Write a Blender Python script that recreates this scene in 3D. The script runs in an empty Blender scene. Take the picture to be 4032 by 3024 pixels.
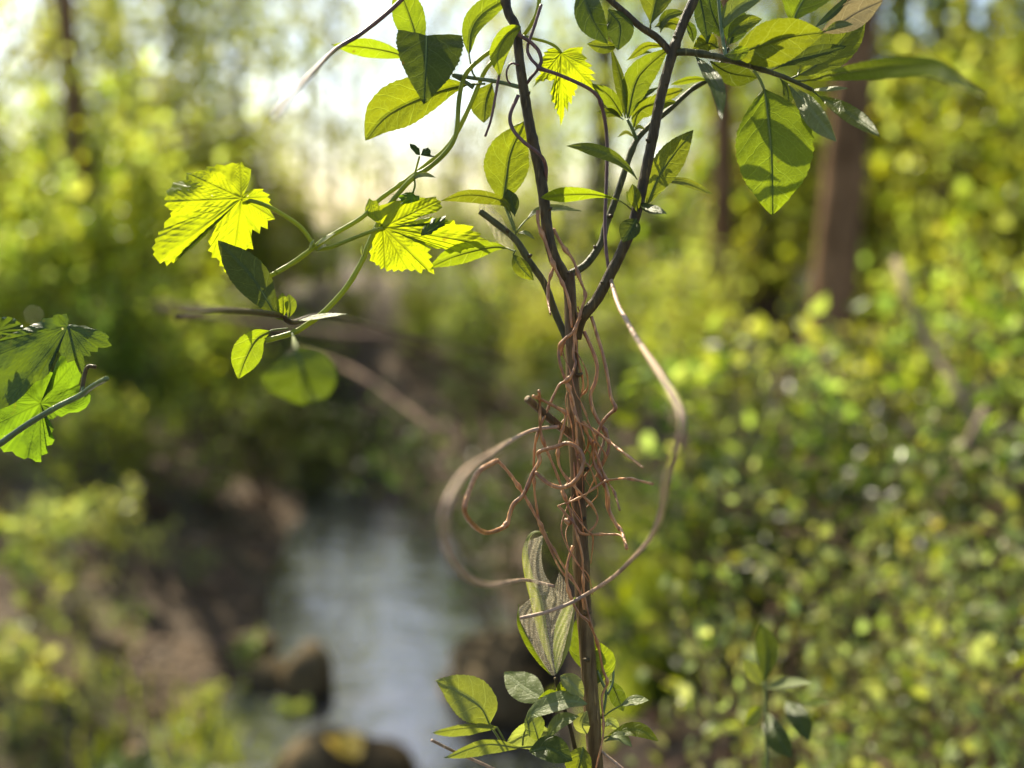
import bpy, math, random
import numpy as np
from mathutils import Vector, Matrix

random.seed(7); rng = np.random.default_rng(7)
R = math.radians
sc = bpy.context.scene
C = bpy.context.scene.collection

# ------------------------------------------------------------------ camera, sky, sun, exposure
CAM = np.array([0.0, 0.0, 1.5]); PITCH = R(8.4); FOV = R(50.0); FD = 0.5
cam_d = bpy.data.cameras.new('camera'); cam = bpy.data.objects.new('camera', cam_d); C.objects.link(cam)
cam.location = CAM; cam.rotation_euler = (math.pi/2 - PITCH, 0, 0)
cam_d.sensor_width = 36.0; cam_d.lens = 18.0/math.tan(FOV/2)
cam_d.clip_start = 0.02; cam_d.clip_end = 2000
cam_d.dof.use_dof = True; cam_d.dof.focus_distance = FD; cam_d.dof.aperture_fstop = 3.7
sc.camera = cam

SUN_EL, SUN_AZ = R(44), R(-30)          # azimuth measured from the view direction (+Y), negative = left
w = bpy.data.worlds.new('World'); sc.world = w; w.use_nodes = True
nt = w.node_tree; bg = nt.nodes['Background']
sky = nt.nodes.new('ShaderNodeTexSky'); sky.sky_type = 'NISHITA'; sky.sun_disc = False
sky.sun_elevation = SUN_EL; sky.sun_rotation = SUN_AZ; sky.air_density = 1.0; sky.dust_density = 1.4; sky.ozone_density = 1.0
nt.links.new(sky.outputs[0], bg.inputs[0]); bg.inputs[1].default_value = 0.105
sun_d = bpy.data.lights.new('sun', 'SUN'); sun_d.energy = 5.0; sun_d.angle = R(0.53); sun_d.color = (1.0, 0.90, 0.68)
sun = bpy.data.objects.new('sun', sun_d); C.objects.link(sun); sun.location = (-2, 8, 9)
sdir = Vector((math.sin(SUN_AZ)*math.cos(SUN_EL), math.cos(SUN_AZ)*math.cos(SUN_EL), math.sin(SUN_EL)))
sun.rotation_euler = sdir.to_track_quat('Z', 'Y').to_euler()
sc.view_settings.view_transform = 'Standard'; sc.view_settings.look = 'None'
sc.view_settings.exposure = 1.3; sc.view_settings.gamma = 1.0
sc.cycles.use_denoising = True
sc.cycles.max_bounces = 6; sc.cycles.transparent_max_bounces = 12
sc.cycles.sample_clamp_indirect = 6.0

# ------------------------------------------------------------------ helpers
FPX = 2016/math.tan(FOV/2)
FW = np.array([0, math.cos(PITCH), -math.sin(PITCH)]); RT = np.array([1.0, 0, 0]); UP = np.array([0, math.sin(PITCH), math.cos(PITCH)])
PXM = FD/FPX                                  # metres per photograph pixel in the plane of focus
def P(x, y, dz=0.0):                          # photograph pixel (4032 wide) at dz centimetres behind the plane of focus
    d = FD + dz*0.01
    return CAM + FW*d + RT*((x-2016)/FPX*d) - UP*((y-1512)/FPX*d)
def G(u, v, z=0.0):                           # where the line of sight through (u, v) of 2212 x 1659 meets the height z
    r = FW + RT*((u*1.8228-2016)/FPX) - UP*((v*1.8228-1512)/FPX)
    t = (z-CAM[2])/r[2]; return CAM + r*t
def D(u, v, dist):                            # point on that line of sight at a distance along +Y
    r = FW + RT*((u*1.8228-2016)/FPX) - UP*((v*1.8228-1512)/FPX)
    return CAM + r*(dist/r[1])

def spline(pts, n):                           # Catmull-Rom through pts, n samples
    p = np.array(pts, float)
    if len(p) == 2: p = np.array([p[0], (p[0]+p[1])/2, p[1]])
    q = np.vstack([2*p[0]-p[1], p, 2*p[-1]-p[-2]])
    seg = np.linalg.norm(p[1:, :2]-p[:-1, :2], axis=1) + 1e-9
    cum = np.concatenate([[0], np.cumsum(seg)]); s = np.linspace(0, cum[-1], n)
    k = np.clip(np.searchsorted(cum, s, side='right')-1, 0, len(p)-2); t = ((s-cum[k])/seg[k])[:, None]
    a, b, c, d = q[k], q[k+1], q[k+2], q[k+3]
    return 0.5*((2*b)+(-a+c)*t+(2*a-5*b+4*c-d)*t*t+(-a+3*b-3*c+d)*t**3)

class MB:
    def __init__(s): s.v = []; s.f = []; s.n = 0; s.uv = {}
    def add(s, v, f):
        v = np.asarray(v, float); o = s.n; s.v.append(v); s.n += len(v)
        s.f += [tuple(i+o for i in q) for q in f]; return o
    def build(s, name, m, parent=None, smooth=True):
        V = np.vstack(s.v); 
        if parent is not None: V = V - np.array(parent.location)
        me = bpy.data.meshes.new(name); me.from_pydata(V.tolist(), [], s.f)
        if smooth: me.polygons.foreach_set('use_smooth', np.ones(len(me.polygons), bool))
        me.materials.append(m); me.update()
        o = bpy.data.objects.new(name, me); C.objects.link(o); o.parent = parent
        return o

def tube_vf(p, r, k=8):
    p = np.asarray(p, float); n = len(p); r = np.broadcast_to(np.asarray(r, float), (n,))
    t = np.gradient(p, axis=0); t /= np.linalg.norm(t, axis=1)[:, None]+1e-12
    a = np.cross(t[0], [0.31, 0.77, 0.55]); a /= np.linalg.norm(a); fr = [a]
    for i in range(1, n):
        a = fr[-1]-t[i]*np.dot(fr[-1], t[i]); fr.append(a/(np.linalg.norm(a)+1e-12))
    A = np.array(fr); B = np.cross(t, A)
    th = np.linspace(0, 2*math.pi, k, endpoint=False)
    v = p[:, None]+r[:, None, None]*(np.cos(th)[None, :, None]*A[:, None]+np.sin(th)[None, :, None]*B[:, None])
    v = np.vstack([v.reshape(-1, 3), p[:1], p[-1:]])
    f = [(i*k+j, i*k+(j+1) % k, (i+1)*k+(j+1) % k, (i+1)*k+j) for i in range(n-1) for j in range(k)]
    f += [(n*k, (j+1) % k, j) for j in range(k)] + [(n*k+1, (n-1)*k+j, (n-1)*k+(j+1) % k) for j in range(k)]
    return v, f

def empty(name, loc, label=None, cat=None, group=None):
    o = bpy.data.objects.new(name, None); C.objects.link(o); o.location = [float(c) for c in loc]; o.empty_display_size = .05
    return tag(o, label, cat, group)
def tag(o, label=None, cat=None, group=None, kind=None):
    for k, v in (('label', label), ('category', cat), ('group', group), ('kind', kind)):
        if v: o[k] = v
    return o

# ------------------------------------------------------------------ materials
def newmat(name):
    m = bpy.data.materials.new(name); m.use_nodes = True; n = m.node_tree; n.nodes.clear()
    out = n.nodes.new('ShaderNodeOutputMaterial'); return m, n, out
class NB:                                     # terse node building
    def __init__(s, n): s.n = n
    def __call__(s, typ, **kw):
        nd = s.n.nodes.new(typ)
        for k, v in kw.items():
            if k.startswith('i_'):
                key = k[2:]; key = int(key) if key.isdigit() else key.replace('_', ' ')
                if isinstance(v, bpy.types.NodeSocket): s.n.links.new(v, nd.inputs[key])
                else: nd.inputs[key].default_value = v
            else: setattr(nd, k, v)
        return nd
    def math(s, op, a, b=0.0, c=None):
        nd = s.n.nodes.new('ShaderNodeMath'); nd.operation = op
        for i, v in enumerate((a, b) if c is None else (a, b, c)):
            if isinstance(v, bpy.types.NodeSocket): s.n.links.new(v, nd.inputs[i])
            else: nd.inputs[i].default_value = v
        return nd.outputs[0]
    def mix(s, f, a, b):
        nd = s.n.nodes.new('ShaderNodeMix'); nd.data_type = 'RGBA'
        for i, v in ((0, f), (6, a), (7, b)):
            if isinstance(v, bpy.types.NodeSocket): s.n.links.new(v, nd.inputs[i])
            else: nd.inputs[i].default_value = v if i == 0 else (*v, 1)
        return nd.outputs[2]
    def step(s, v, a, b, lo=1.0, hi=0.0):
        nd = s.n.nodes.new('ShaderNodeMapRange'); s.n.links.new(v, nd.inputs[0])
        for i, x in enumerate((a, b, lo, hi)): nd.inputs[i+1].default_value = x
        return nd.outputs[0]

def leaf_shader(B, n, out, dif, trn, fac, rough, normal=None, spec=0.4):
    pr = B('ShaderNodeBsdfPrincipled', i_Roughness=rough); pr.inputs['Specular IOR Level'].default_value = spec
    tr = B('ShaderNodeBsdfTranslucent'); mx = B('ShaderNodeMixShader', i_0=fac)
    for nd, c in ((pr, dif), (tr, trn)):
        if isinstance(c, bpy.types.NodeSocket): n.links.new(c, nd.inputs[0])
        else: nd.inputs[0].default_value = (*c, 1)
    if normal: n.links.new(normal, pr.inputs['Normal']); n.links.new(normal, tr.inputs['Normal'])
    n.links.new(pr.outputs[0], mx.inputs[1]); n.links.new(tr.outputs[0], mx.inputs[2]); n.links.new(mx.outputs[0], out.inputs[0])

def spindle_mat(name, dif, trn, fac=0.55, rough=0.42, vein=1.0):
    m, n, out = newmat(name); B = NB(n)
    uv = B('ShaderNodeUVMap', uv_map='metric').outputs[0]
    wob = B('ShaderNodeTexNoise', i_Vector=uv, i_Scale=190.0, i_Detail=2.0)
    wv = B('ShaderNodeVectorMath', operation='MULTIPLY_ADD', i_0=wob.outputs['Color'], i_1=(0.0026, 0.0026, 0), i_2=uv).outputs[0]
    sp = B('ShaderNodeSeparateXYZ', i_0=wv); s, x = sp.outputs[0], B.math('SUBTRACT', sp.outputs[1], 0.0013)
    x0 = B('ShaderNodeSeparateXYZ', i_0=uv).outputs[1]
    ax = B.math('ABSOLUTE', x); q = B.math('SUBTRACT', s, B.math('MULTIPLY', ax, 0.75)); q = B.math('SUBTRACT', q, B.math('MULTIPLY', B.math('MULTIPLY', ax, ax), 22.0))
    q = B.math('ADD', q, B.math('MULTIPLY', B.math('SIGN', x0), 0.0022)); q = B.math('ADD', q, 1.0)
    sec = B.step(B.math('PINGPONG', q, 0.0042), 0.00008, 0.00042)
    vor = B('ShaderNodeTexVoronoi', feature='DISTANCE_TO_EDGE', i_Vector=wv, i_Scale=420.0)
    ter = B.step(vor.outputs['Distance'], 0.01, 0.09)
    ax0 = B.math('ABSOLUTE', x0)
    mid = B.step(ax0, 0.0004, 0.0010)
    vn = B.math('MULTIPLY', B.math('MAXIMUM', sec, B.math('MULTIPLY', ter, 0.38)), vein)
    blot = B('ShaderNodeTexNoise', i_Vector=uv, i_Scale=70.0, i_Detail=4.0).outputs[0]
    oi = B('ShaderNodeObjectInfo').outputs['Random']
    hv = B('ShaderNodeHueSaturation', i_Hue=B.math('MULTIPLY_ADD', oi, 0.03, 0.485), i_Saturation=1.0, i_Value=B.math('MULTIPLY_ADD', oi, 0.35, 0.82), i_Color=(*trn, 1)).outputs[0]
    tc = B.mix(B.step(blot, 0.35, 0.7, 0.0, 0.45), hv, tuple(c*0.62 for c in trn))
    tc = B.mix(B.math('MULTIPLY', vn, 0.55), tc, tuple(min(1, c*1.45+0.03) for c in trn)); tc = B.mix(B.math('MULTIPLY', mid, 0.45), tc, tuple(c*0.45 for c in trn))
    spot = B.math('MULTIPLY', B.step(B('ShaderNodeTexVoronoi', i_Vector=wv, i_Scale=95.0).outputs['Distance'], 0.05, 0.12), B.step(blot, 0.52, 0.58, 0.0, 0.8)); tc = B.mix(spot, tc, (0.16, 0.09, 0.01))
    dc = B.mix(B.math('MULTIPLY', vn, 0.35), dif, tuple(min(1, c*1.8+0.02) for c in dif)); dc = B.mix(B.math('MULTIPLY', mid, 0.6), dc, tuple(c*1.7+0.03 for c in dif))
    h = B.math('ADD', B.math('MULTIPLY', vn, -0.5), B.math('ADD', B.math('MULTIPLY', mid, 0.8), B.math('MULTIPLY', blot, 0.7)))
    bp = B('ShaderNodeBump', i_Strength=0.55, i_Distance=0.0006, i_Height=h)
    leaf_shader(B, n, out, dc, tc, fac, rough, bp.outputs[0]); return m

def hop_mat(name, dif, trn, fac=0.6, rough=0.5):
    m, n, out = newmat(name); B = NB(n)
    at = B('ShaderNodeAttribute', attribute_name='vein').outputs['Fac']
    co = B('ShaderNodeTexCoord').outputs['Object']
    nz = B('ShaderNodeTexNoise', i_Vector=co, i_Scale=260.0, i_Detail=5.0).outputs[0]
    big = B('ShaderNodeTexNoise', i_Vector=co, i_Scale=45.0, i_Detail=2.0).outputs[0]
    hole_light = B('ShaderNodeTexVoronoi', i_Vector=co, i_Scale=150.0).outputs['Distance']
    tc = B.mix(B.step(nz, 0.35, 0.7, 0.0, 0.4), trn, tuple(c*0.7 for c in trn)); tc = B.mix(B.step(big, 0.4, 0.7, 0.0, 0.35), tc, (trn[0]*0.7, trn[1]*0.85, trn[2]))
    tc = B.mix(B.math('MULTIPLY', at, 0.75), tc, tuple(c*0.42 for c in trn))
    sp = B.math('MULTIPLY', B.step(hole_light, 0.05, 0.10), B.step(big, 0.5, 0.56, 0.0, 0.9)); tc = B.mix(sp, tc, (0.95, 0.9, 0.35)); br = B.math('MULTIPLY', B.step(nz, 0.62, 0.70, 0.0, 0.6), B.step(big, 0.55, 0.62, 0, 1)); tc = B.mix(br, tc, (0.30, 0.22, 0.01))  # pale spots paint the light that shines through leaf holes
    dc = B.mix(B.math('MULTIPLY', at, 0.5), dif, tuple(min(1, c*1.7) for c in dif))
    h = B.math('ADD', B.math('MULTIPLY', at, 0.8), B.math('MULTIPLY', nz, 0.9))
    bp = B('ShaderNodeBump', i_Strength=0.6, i_Distance=0.0007, i_Height=h)
    leaf_shader(B, n, out, dc, tc, fac, rough, bp.outputs[0]); return m

def bgleaf_mat(name, dif, trn, fac=0.55, rough=0.38, hue=0.05, val=0.7):
    m, n, out = newmat(name); B = NB(n)
    ri = B('ShaderNodeNewGeometry').outputs['Random Per Island']
    oi = B('ShaderNodeObjectInfo').outputs['Random']
    r2 = B.math('FRACT', B.math('MULTIPLY', ri, 7.31))
    hs = [B('ShaderNodeHueSaturation', i_Hue=B.math('MULTIPLY_ADD', B.math('ADD', ri, oi), hue, 0.5-hue), i_Saturation=B.math('MULTIPLY_ADD', r2, -0.25, 1.05), i_Value=B.math('MULTIPLY_ADD', r2, val, 1-val*0.5), i_Color=(*c, 1)).outputs[0] for c in (dif, trn)]
    leaf_shader(B, n, out, hs[0], hs[1], fac, rough); return m

def bark_mat(name, c1, c2, scale=400.0, stretch=0.12, rough=0.45, bump=0.6, dist=0.0008, spec=0.6):
    m, n, out = newmat(name); B = NB(n)
    co = B('ShaderNodeTexCoord').outputs['Object']
    mp = B('ShaderNodeMapping', i_Vector=co); mp.inputs['Scale'].default_value = (1, 1, stretch)
    a = B('ShaderNodeTexNoise', i_Vector=mp.outputs[0], i_Scale=scale, i_Detail=5.0, i_Roughness=0.65).outputs[0]
    b = B('ShaderNodeTexNoise', i_Vector=co, i_Scale=scale*0.12, i_Detail=3.0).outputs[0]
    c = B.mix(B.step(a, 0.32, 0.68, 0, 1), c1, c2); c = B.mix(B.step(b, 0.45, 0.7, 0, 0.75), c, tuple(x*0.45 for x in c1))
    lt = B.step(B('ShaderNodeTexVoronoi', i_Vector=mp.outputs[0], i_Scale=scale*0.9).outputs['Distance'], 0.10, 0.2); c = B.mix(B.math('MULTIPLY', lt, 0.6), c, tuple(min(1, x*1.8) for x in c2))
    a = B.math('ADD', a, B.math('MULTIPLY', lt, 0.35))
    pr = B('ShaderNodeBsdfPrincipled', i_Base_Color=c, i_Roughness=rough); pr.inputs['Specular IOR Level'].default_value = spec
    bp = B('ShaderNodeBump', i_Strength=bump, i_Distance=dist, i_Height=a); n.links.new(bp.outputs[0], pr.inputs['Normal'])
    n.links.new(pr.outputs[0], out.inputs[0]); return m

M = {}
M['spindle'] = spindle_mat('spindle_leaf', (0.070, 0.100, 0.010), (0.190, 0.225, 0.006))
M['spindle_lit'] = spindle_mat('spindle_leaf_lit', (0.085, 0.115, 0.010), (0.27, 0.335, 0.005), fac=0.6)  # same leaf with the backlight put into a brighter colour
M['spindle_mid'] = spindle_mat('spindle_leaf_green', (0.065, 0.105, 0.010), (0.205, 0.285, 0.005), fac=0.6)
M['spindle_dark'] = spindle_mat('spindle_leaf_shaded', (0.050, 0.078, 0.010), (0.075, 0.100, 0.004), fac=0.55)  # same leaf with shade put into a darker colour
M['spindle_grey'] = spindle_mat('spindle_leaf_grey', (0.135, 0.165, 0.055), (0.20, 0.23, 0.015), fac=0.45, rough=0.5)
M['spindle_pale'] = spindle_mat('spindle_leaf_webbed_lit', (0.20, 0.22, 0.085), (0.34, 0.38, 0.05), fac=0.55, rough=0.6, vein=0.6)  # pale under silk; also carries sun on some lower leaves and stipules
M['withered'] = spindle_mat('withered_leaf', (0.24, 0.20, 0.13), (0.20, 0.17, 0.07), fac=0.45, rough=0.7)
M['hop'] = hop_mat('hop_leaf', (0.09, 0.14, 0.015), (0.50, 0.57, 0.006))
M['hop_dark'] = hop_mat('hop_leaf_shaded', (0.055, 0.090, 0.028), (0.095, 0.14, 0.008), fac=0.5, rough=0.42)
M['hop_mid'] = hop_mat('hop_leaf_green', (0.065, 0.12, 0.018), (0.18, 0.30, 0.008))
M['bark'] = bark_mat('spindle_bark', (0.035, 0.024, 0.009), (0.11, 0.076, 0.028), 420, 0.14, spec=.2, dist=.0012, bump=.9)
M['bark_low'] = bark_mat('ridged_bark', (0.070, 0.040, 0.015), (0.24, 0.165, 0.066), 330, 0.06, dist=0.0016, bump=1.0, spec=.2)
M['bark_green'] = bark_mat('green_twig_bark', (0.050, 0.050, 0.016), (0.125, 0.115, 0.042), 380, 0.12, spec=.2, dist=.001, bump=.8)
M['twig_green'] = bark_mat('green_shoot', (0.075, 0.115, 0.025), (0.14, 0.18, 0.05), 300, 0.2, rough=0.45)
M['petiole'] = bark_mat('petiole', (0.13, 0.16, 0.03), (0.20, 0.23, 0.05), 300, 0.3, rough=0.5, spec=.3)
M['dry'] = bark_mat('dry_vine', (0.20, 0.060, 0.014), (0.62, 0.29, 0.09), 420, 0.25, bump=.9, dist=.0008, rough=0.38, spec=0.7)
M['dry_pale'] = bark_mat('dry_vine_pale', (0.28, 0.165, 0.095), (0.52, 0.35, 0.22), 500, 0.08, rough=0.55)
M['dry_purple'] = bark_mat('dry_vine_purple', (0.075, 0.030, 0.022), (0.17, 0.075, 0.055), 500, 0.1, rough=0.5)

def hopstem():
    m, n, out = newmat('hop_stem'); B = NB(n)
    co = B('ShaderNodeTexCoord').outputs['Object']; nz = B('ShaderNodeTexNoise', i_Vector=co, i_Scale=300.0, i_Detail=3.0).outputs[0]
    c = B.mix(nz, (0.16, 0.22, 0.02), (0.27, 0.31, 0.04))
    leaf_shader(B, n, out, c, (0.42, 0.46, 0.015), 0.45, 0.35); return m
M['hopstem'] = hopstem()
def silk():
    m, n, out = newmat('silk'); B = NB(n)
    uv = B('ShaderNodeUVMap', uv_map='metric').outputs[0]
    mp = B('ShaderNodeMapping', i_Vector=uv); mp.inputs['Rotation'].default_value = (0, 0, 0.5); mp.inputs['Scale'].default_value = (600, 1900, 1)
    a = B('ShaderNodeTexNoise', i_Vector=mp.outputs[0], i_Scale=1.0, i_Detail=4.0, i_Distortion=2.2).outputs[0]
    mp2 = B('ShaderNodeMapping', i_Vector=uv); mp2.inputs['Rotation'].default_value = (0, 0, -0.8); mp2.inputs['Scale'].default_value = (700, 2400, 1)
    b = B('ShaderNodeTexNoise', i_Vector=mp2.outputs[0], i_Scale=1.0, i_Detail=2.0).outputs[0]
    g = B('ShaderNodeTexNoise', i_Vector=uv, i_Scale=95.0, i_Detail=3.0).outputs[0]
    dots = B.step(B('ShaderNodeTexVoronoi', i_Vector=uv, i_Scale=700.0).outputs['Distance'], 0.10, 0.2)
    f = B.math('MAXIMUM', B.step(a, 0.52, 0.68, 0.0, 0.75), B.step(b, 0.56, 0.7, 0.0, 0.6)); f = B.math('MAXIMUM', f, B.math('MULTIPLY', dots, 0.7))
    f = B.math('MULTIPLY_ADD', f, B.step(g, 0.3, 0.6, 0.25, 0.65), 0.26)
    df = B('ShaderNodeBsdfDiffuse', i_Color=(0.52, 0.46, 0.34, 1)); tr = B('ShaderNodeBsdfTranslucent', i_Color=(0.62, 0.55, 0.38, 1))
    m1 = B('ShaderNodeMixShader', i_0=0.45, i_1=df.outputs[0], i_2=tr.outputs[0]); tp = B('ShaderNodeBsdfTransparent')
    m2 = B('ShaderNodeMixShader', i_0=f, i_1=tp.outputs[0], i_2=m1.outputs[0]); n.links.new(m2.outputs[0], out.inputs[0]); return m
M['silk'] = silk()
def ground_mat():
    m, n, out = newmat('forest_soil'); B = NB(n)
    co = B('ShaderNodeTexCoord').outputs['Object']
    a = B('ShaderNodeTexNoise', i_Vector=co, i_Scale=9.0, i_Detail=8.0, i_Roughness=0.7).outputs[0]
    b = B('ShaderNodeTexNoise', i_Vector=co, i_Scale=1.3, i_Detail=4.0).outputs[0]
    v = B('ShaderNodeTexVoronoi', i_Vector=co, i_Scale=26.0).outputs['Distance']
    c = B.mix(B.step(a, 0.35, 0.65, 0, 1), (0.032, 0.020, 0.010), (0.12, 0.074, 0.037)); c = B.mix(B.step(b, 0.5, 0.62, 0, 0.55), c, (0.030, 0.038, 0.010))
    c = B.mix(B.step(v, 0.1, 0.45, 0.4, 0), c, (0.13, 0.085, 0.048))
    pr = B('ShaderNodeBsdfPrincipled', i_Base_Color=c, i_Roughness=0.9)
    bp = B('ShaderNodeBump', i_Strength=0.9, i_Distance=0.03, i_Height=B.math('ADD', a, v)); n.links.new(bp.outputs[0], pr.inputs['Normal'])
    n.links.new(pr.outputs[0], out.inputs[0]); return m
M['soil'] = ground_mat()
def water_mat():
    m, n, out = newmat('stream_water'); B = NB(n)
    co = B('ShaderNodeTexCoord').outputs['Object']
    mp = B('ShaderNodeMapping', i_Vector=co); mp.inputs['Scale'].default_value = (0.55, 1.3, 1)
    a = B('ShaderNodeTexNoise', i_Vector=mp.outputs[0], i_Scale=6.0, i_Detail=3.0, i_Distortion=0.8).outputs[0]
    pr = B('ShaderNodeBsdfPrincipled', i_Base_Color=(0.014, 0.016, 0.019, 1), i_Roughness=0.02, i_IOR=2.1)
    pr.inputs['Specular IOR Level'].default_value = 0.9
    bp = B('ShaderNodeBump', i_Strength=0.3, i_Distance=0.03, i_Height=a); n.links.new(bp.outputs[0], pr.inputs['Normal'])
    n.links.new(pr.outputs[0], out.inputs[0]); return m
M['water'] = water_mat()
M['rock'] = bark_mat('wet_rock', (0.06, 0.043, 0.020), (0.19, 0.135, 0.065), 30, 1.0, rough=0.8, dist=0.01, spec=.15)
M['trunk'] = bark_mat('tree_bark', (0.14, 0.075, 0.032), (0.33, 0.195, 0.095), 28, 0.2, dist=0.02, bump=0.9, rough=.85, spec=.15)
M['far_trunk'] = bark_mat('thin_tree_bark', (0.09, 0.07, 0.05), (0.17, 0.14, 0.10), 20, 0.2, dist=0.01, rough=.85, spec=.15)
M['stick'] = bark_mat('dead_branch', (0.16, 0.11, 0.07), (0.34, 0.25, 0.17), 40, 0.3, dist=0.004, rough=.8, spec=.2)
M['stick_dark'] = bark_mat('dead_branch_dark', (0.09, 0.05, 0.03), (0.20, 0.12, 0.075), 40, 0.3, dist=0.004, rough=.8, spec=.2)
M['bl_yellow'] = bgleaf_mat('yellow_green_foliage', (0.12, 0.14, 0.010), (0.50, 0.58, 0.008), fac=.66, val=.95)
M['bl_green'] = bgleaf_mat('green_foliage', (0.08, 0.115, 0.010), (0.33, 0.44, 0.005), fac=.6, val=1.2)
M['bl_deep'] = bgleaf_mat('deep_green_foliage', (0.034, 0.052, 0.012), (0.075, 0.11, 0.005))  # leaf colour darkened to carry the shade between lit bushes
M['bl_pale'] = bgleaf_mat('pale_foliage', (0.36, 0.40, 0.12), (0.44, 0.52, 0.02), fac=0.45, rough=0.33, val=.9)
M['bl_blue'] = bgleaf_mat('bluish_foliage', (0.17, 0.21, 0.10), (0.22, 0.27, 0.03), fac=0.4, rough=0.4)
M['bl_tree'] = bgleaf_mat('spring_tree_foliage', (0.20, 0.21, 0.05), (0.54, 0.58, 0.06), fac=0.66)
M['grass'] = bgleaf_mat('grass_blades', (0.10, 0.14, 0.008), (0.40, 0.46, 0.006), hue=0.03, val=0.5)
M['litter'] = bgleaf_mat('fallen_leaves', (0.25, 0.15, 0.07), (0.15, 0.08, 0.02), fac=0.2, rough=0.7, hue=0.03, val=1.0)
M['yellow_leaf'] = spindle_mat('yellow_fallen_leaf', (0.62, 0.40, 0.03), (0.5, 0.32, 0.02), fac=0.35)

# ------------------------------------------------------------------ terrain and stream
ctr_px = [(815, 1659, .48), (830, 1500, .46), (825, 1350, .44), (805, 1220, .38), (775, 1120, .32), (735, 1050, .24)]
SP = [(-0.75, -6.0, .5), (-0.72, 0.6, .5), (-0.70, 1.9, .46)] + [(*G(u, v)[:2], hw) for u, v, hw in ctr_px] + [(-1.9, 8.2, .25), (-3.6, 9.6, .3), (-9, 12, .4), (-60, 30, .5)]
SP = np.array(SP)
def stream_dist(x, y):                       # distance beyond the water's edge (negative inside)
    best = np.full(x.shape, 1e9)
    for (a, b, ha), (c, d, hb) in zip(SP[:-1], SP[1:]):
        ex, ey = c-a, d-b; t = np.clip(((x-a)*ex+(y-b)*ey)/(ex*ex+ey*ey), 0, 1)
        best = np.minimum(best, np.hypot(x-a-ex*t, y-b-ey*t)-(ha+(hb-ha)*t))
    return best
def vnoise(x, y, s, seed=0):
    x = x/s+seed*17.3; y = y/s+seed*9.1
    return (np.sin(x*1.7+np.sin(y*1.3)*1.4)+np.sin(y*1.9+np.sin(x*1.1)*1.7)+np.sin((x+y)*0.9))/3
def height(x, y):
    x = np.asarray(x, float); y = np.asarray(y, float)
    d = stream_dist(x, y)+0.06*vnoise(x, y, 0.22, 3)
    lft = np.clip((np.interp(y, SP[:, 1], SP[:, 0], left=-.7)-x)/.5+.5, 0, 1)*np.clip((7.5-y)/1.5, 0, 1)
    t = np.clip((d+0.12+0.26*lft)/(0.55+1.25*lft), 0, 1); s = t*t*(3-2*t); s = s*(1-lft)+lft*(1-(1-t)**1.6)
    top = 0.42+0.10*vnoise(x, y, 1.1, 1)+0.03*vnoise(x, y, 0.25, 2)+0.35*np.clip((y-6.5)/3, 0, 1)+0.1*np.clip((x-0.6)/2, 0, 1)
    top = top+0.50*np.exp(-((x-.36)/.42)**4-((y-3.5)/.5)**4)+0.35*np.exp(-((x+1.7)/1.0)**4-((y-7.6)/.7)**4)  # first mound added so its backlit front lies dark behind the stem
    return -0.22+s*(top+0.22)
def hgt(x, y): return float(height(np.array([x]), np.array([y]))[0])
def sheet(name, xs, ys, zf, m):
    X, Y = np.meshgrid(xs, ys); Z = zf(X, Y); nx, ny = len(xs), len(ys)
    b = MB(); b.add(np.stack([X, Y, Z], -1).reshape(-1, 3), [(j*nx+i, j*nx+i+1, (j+1)*nx+i+1, (j+1)*nx+i) for j in range(ny-1) for i in range(nx-1)])
    return tag(b.build(name, m), kind='structure')
g1 = np.linspace(0, 1, 90); far = 3.2*g1+220*g1**5
xs = np.concatenate([-far[:0:-1], far]); g2 = np.linspace(0, 1, 190)
ys = np.concatenate([[-60, -20, -8, -4, -2], -1+9.5*g2+300*g2**7])
sheet('ground', xs, ys, height, M['soil'])
sheet('stream_water', np.linspace(-9, 3, 14), np.linspace(-5, 13, 18), lambda X, Y: 0*X, M['water'])

# ------------------------------------------------------------------ background plants
def leaf_cloud(pos, dirs, size, asp=0.5, fold=0.25, seed=0):
    """one mesh of small folded leaves; pos (n,3), dirs (n,3) leaf axis, size (n,)"""
    g = np.random.default_rng(seed); n = len(pos)
    d = dirs/np.linalg.norm(dirs, axis=1)[:, None]
    r = g.normal(size=(n, 3)); r[:, 2] += 0.8
    b = np.cross(d, r); b /= np.linalg.norm(b, axis=1)[:, None]; nn = np.cross(b, d)
    L = size[:, None]; W = L*asp*g.uniform(0.8, 1.2, (n, 1))*0.5; k = fold*W
    v = np.stack([pos, pos+d*L*.35+b*W+nn*k, pos+d*L*.75+b*W*.75+nn*k, pos+d*L-nn*0.12*L, pos+d*L*.75-b*W*.75+nn*k, pos+d*L*.35-b*W+nn*k, pos+d*L*.5], 1)
    base = np.arange(n)[:, None]*7
    f = np.concatenate([base+np.array(q) for q in ((0, 1, 2, 6), (6, 2, 3, 3), (0, 6, 4, 5), (6, 3, 4, 4))], 0)
    return v.reshape(-1, 3), [tuple(dict.fromkeys(q)) for q in f.tolist()]
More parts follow.
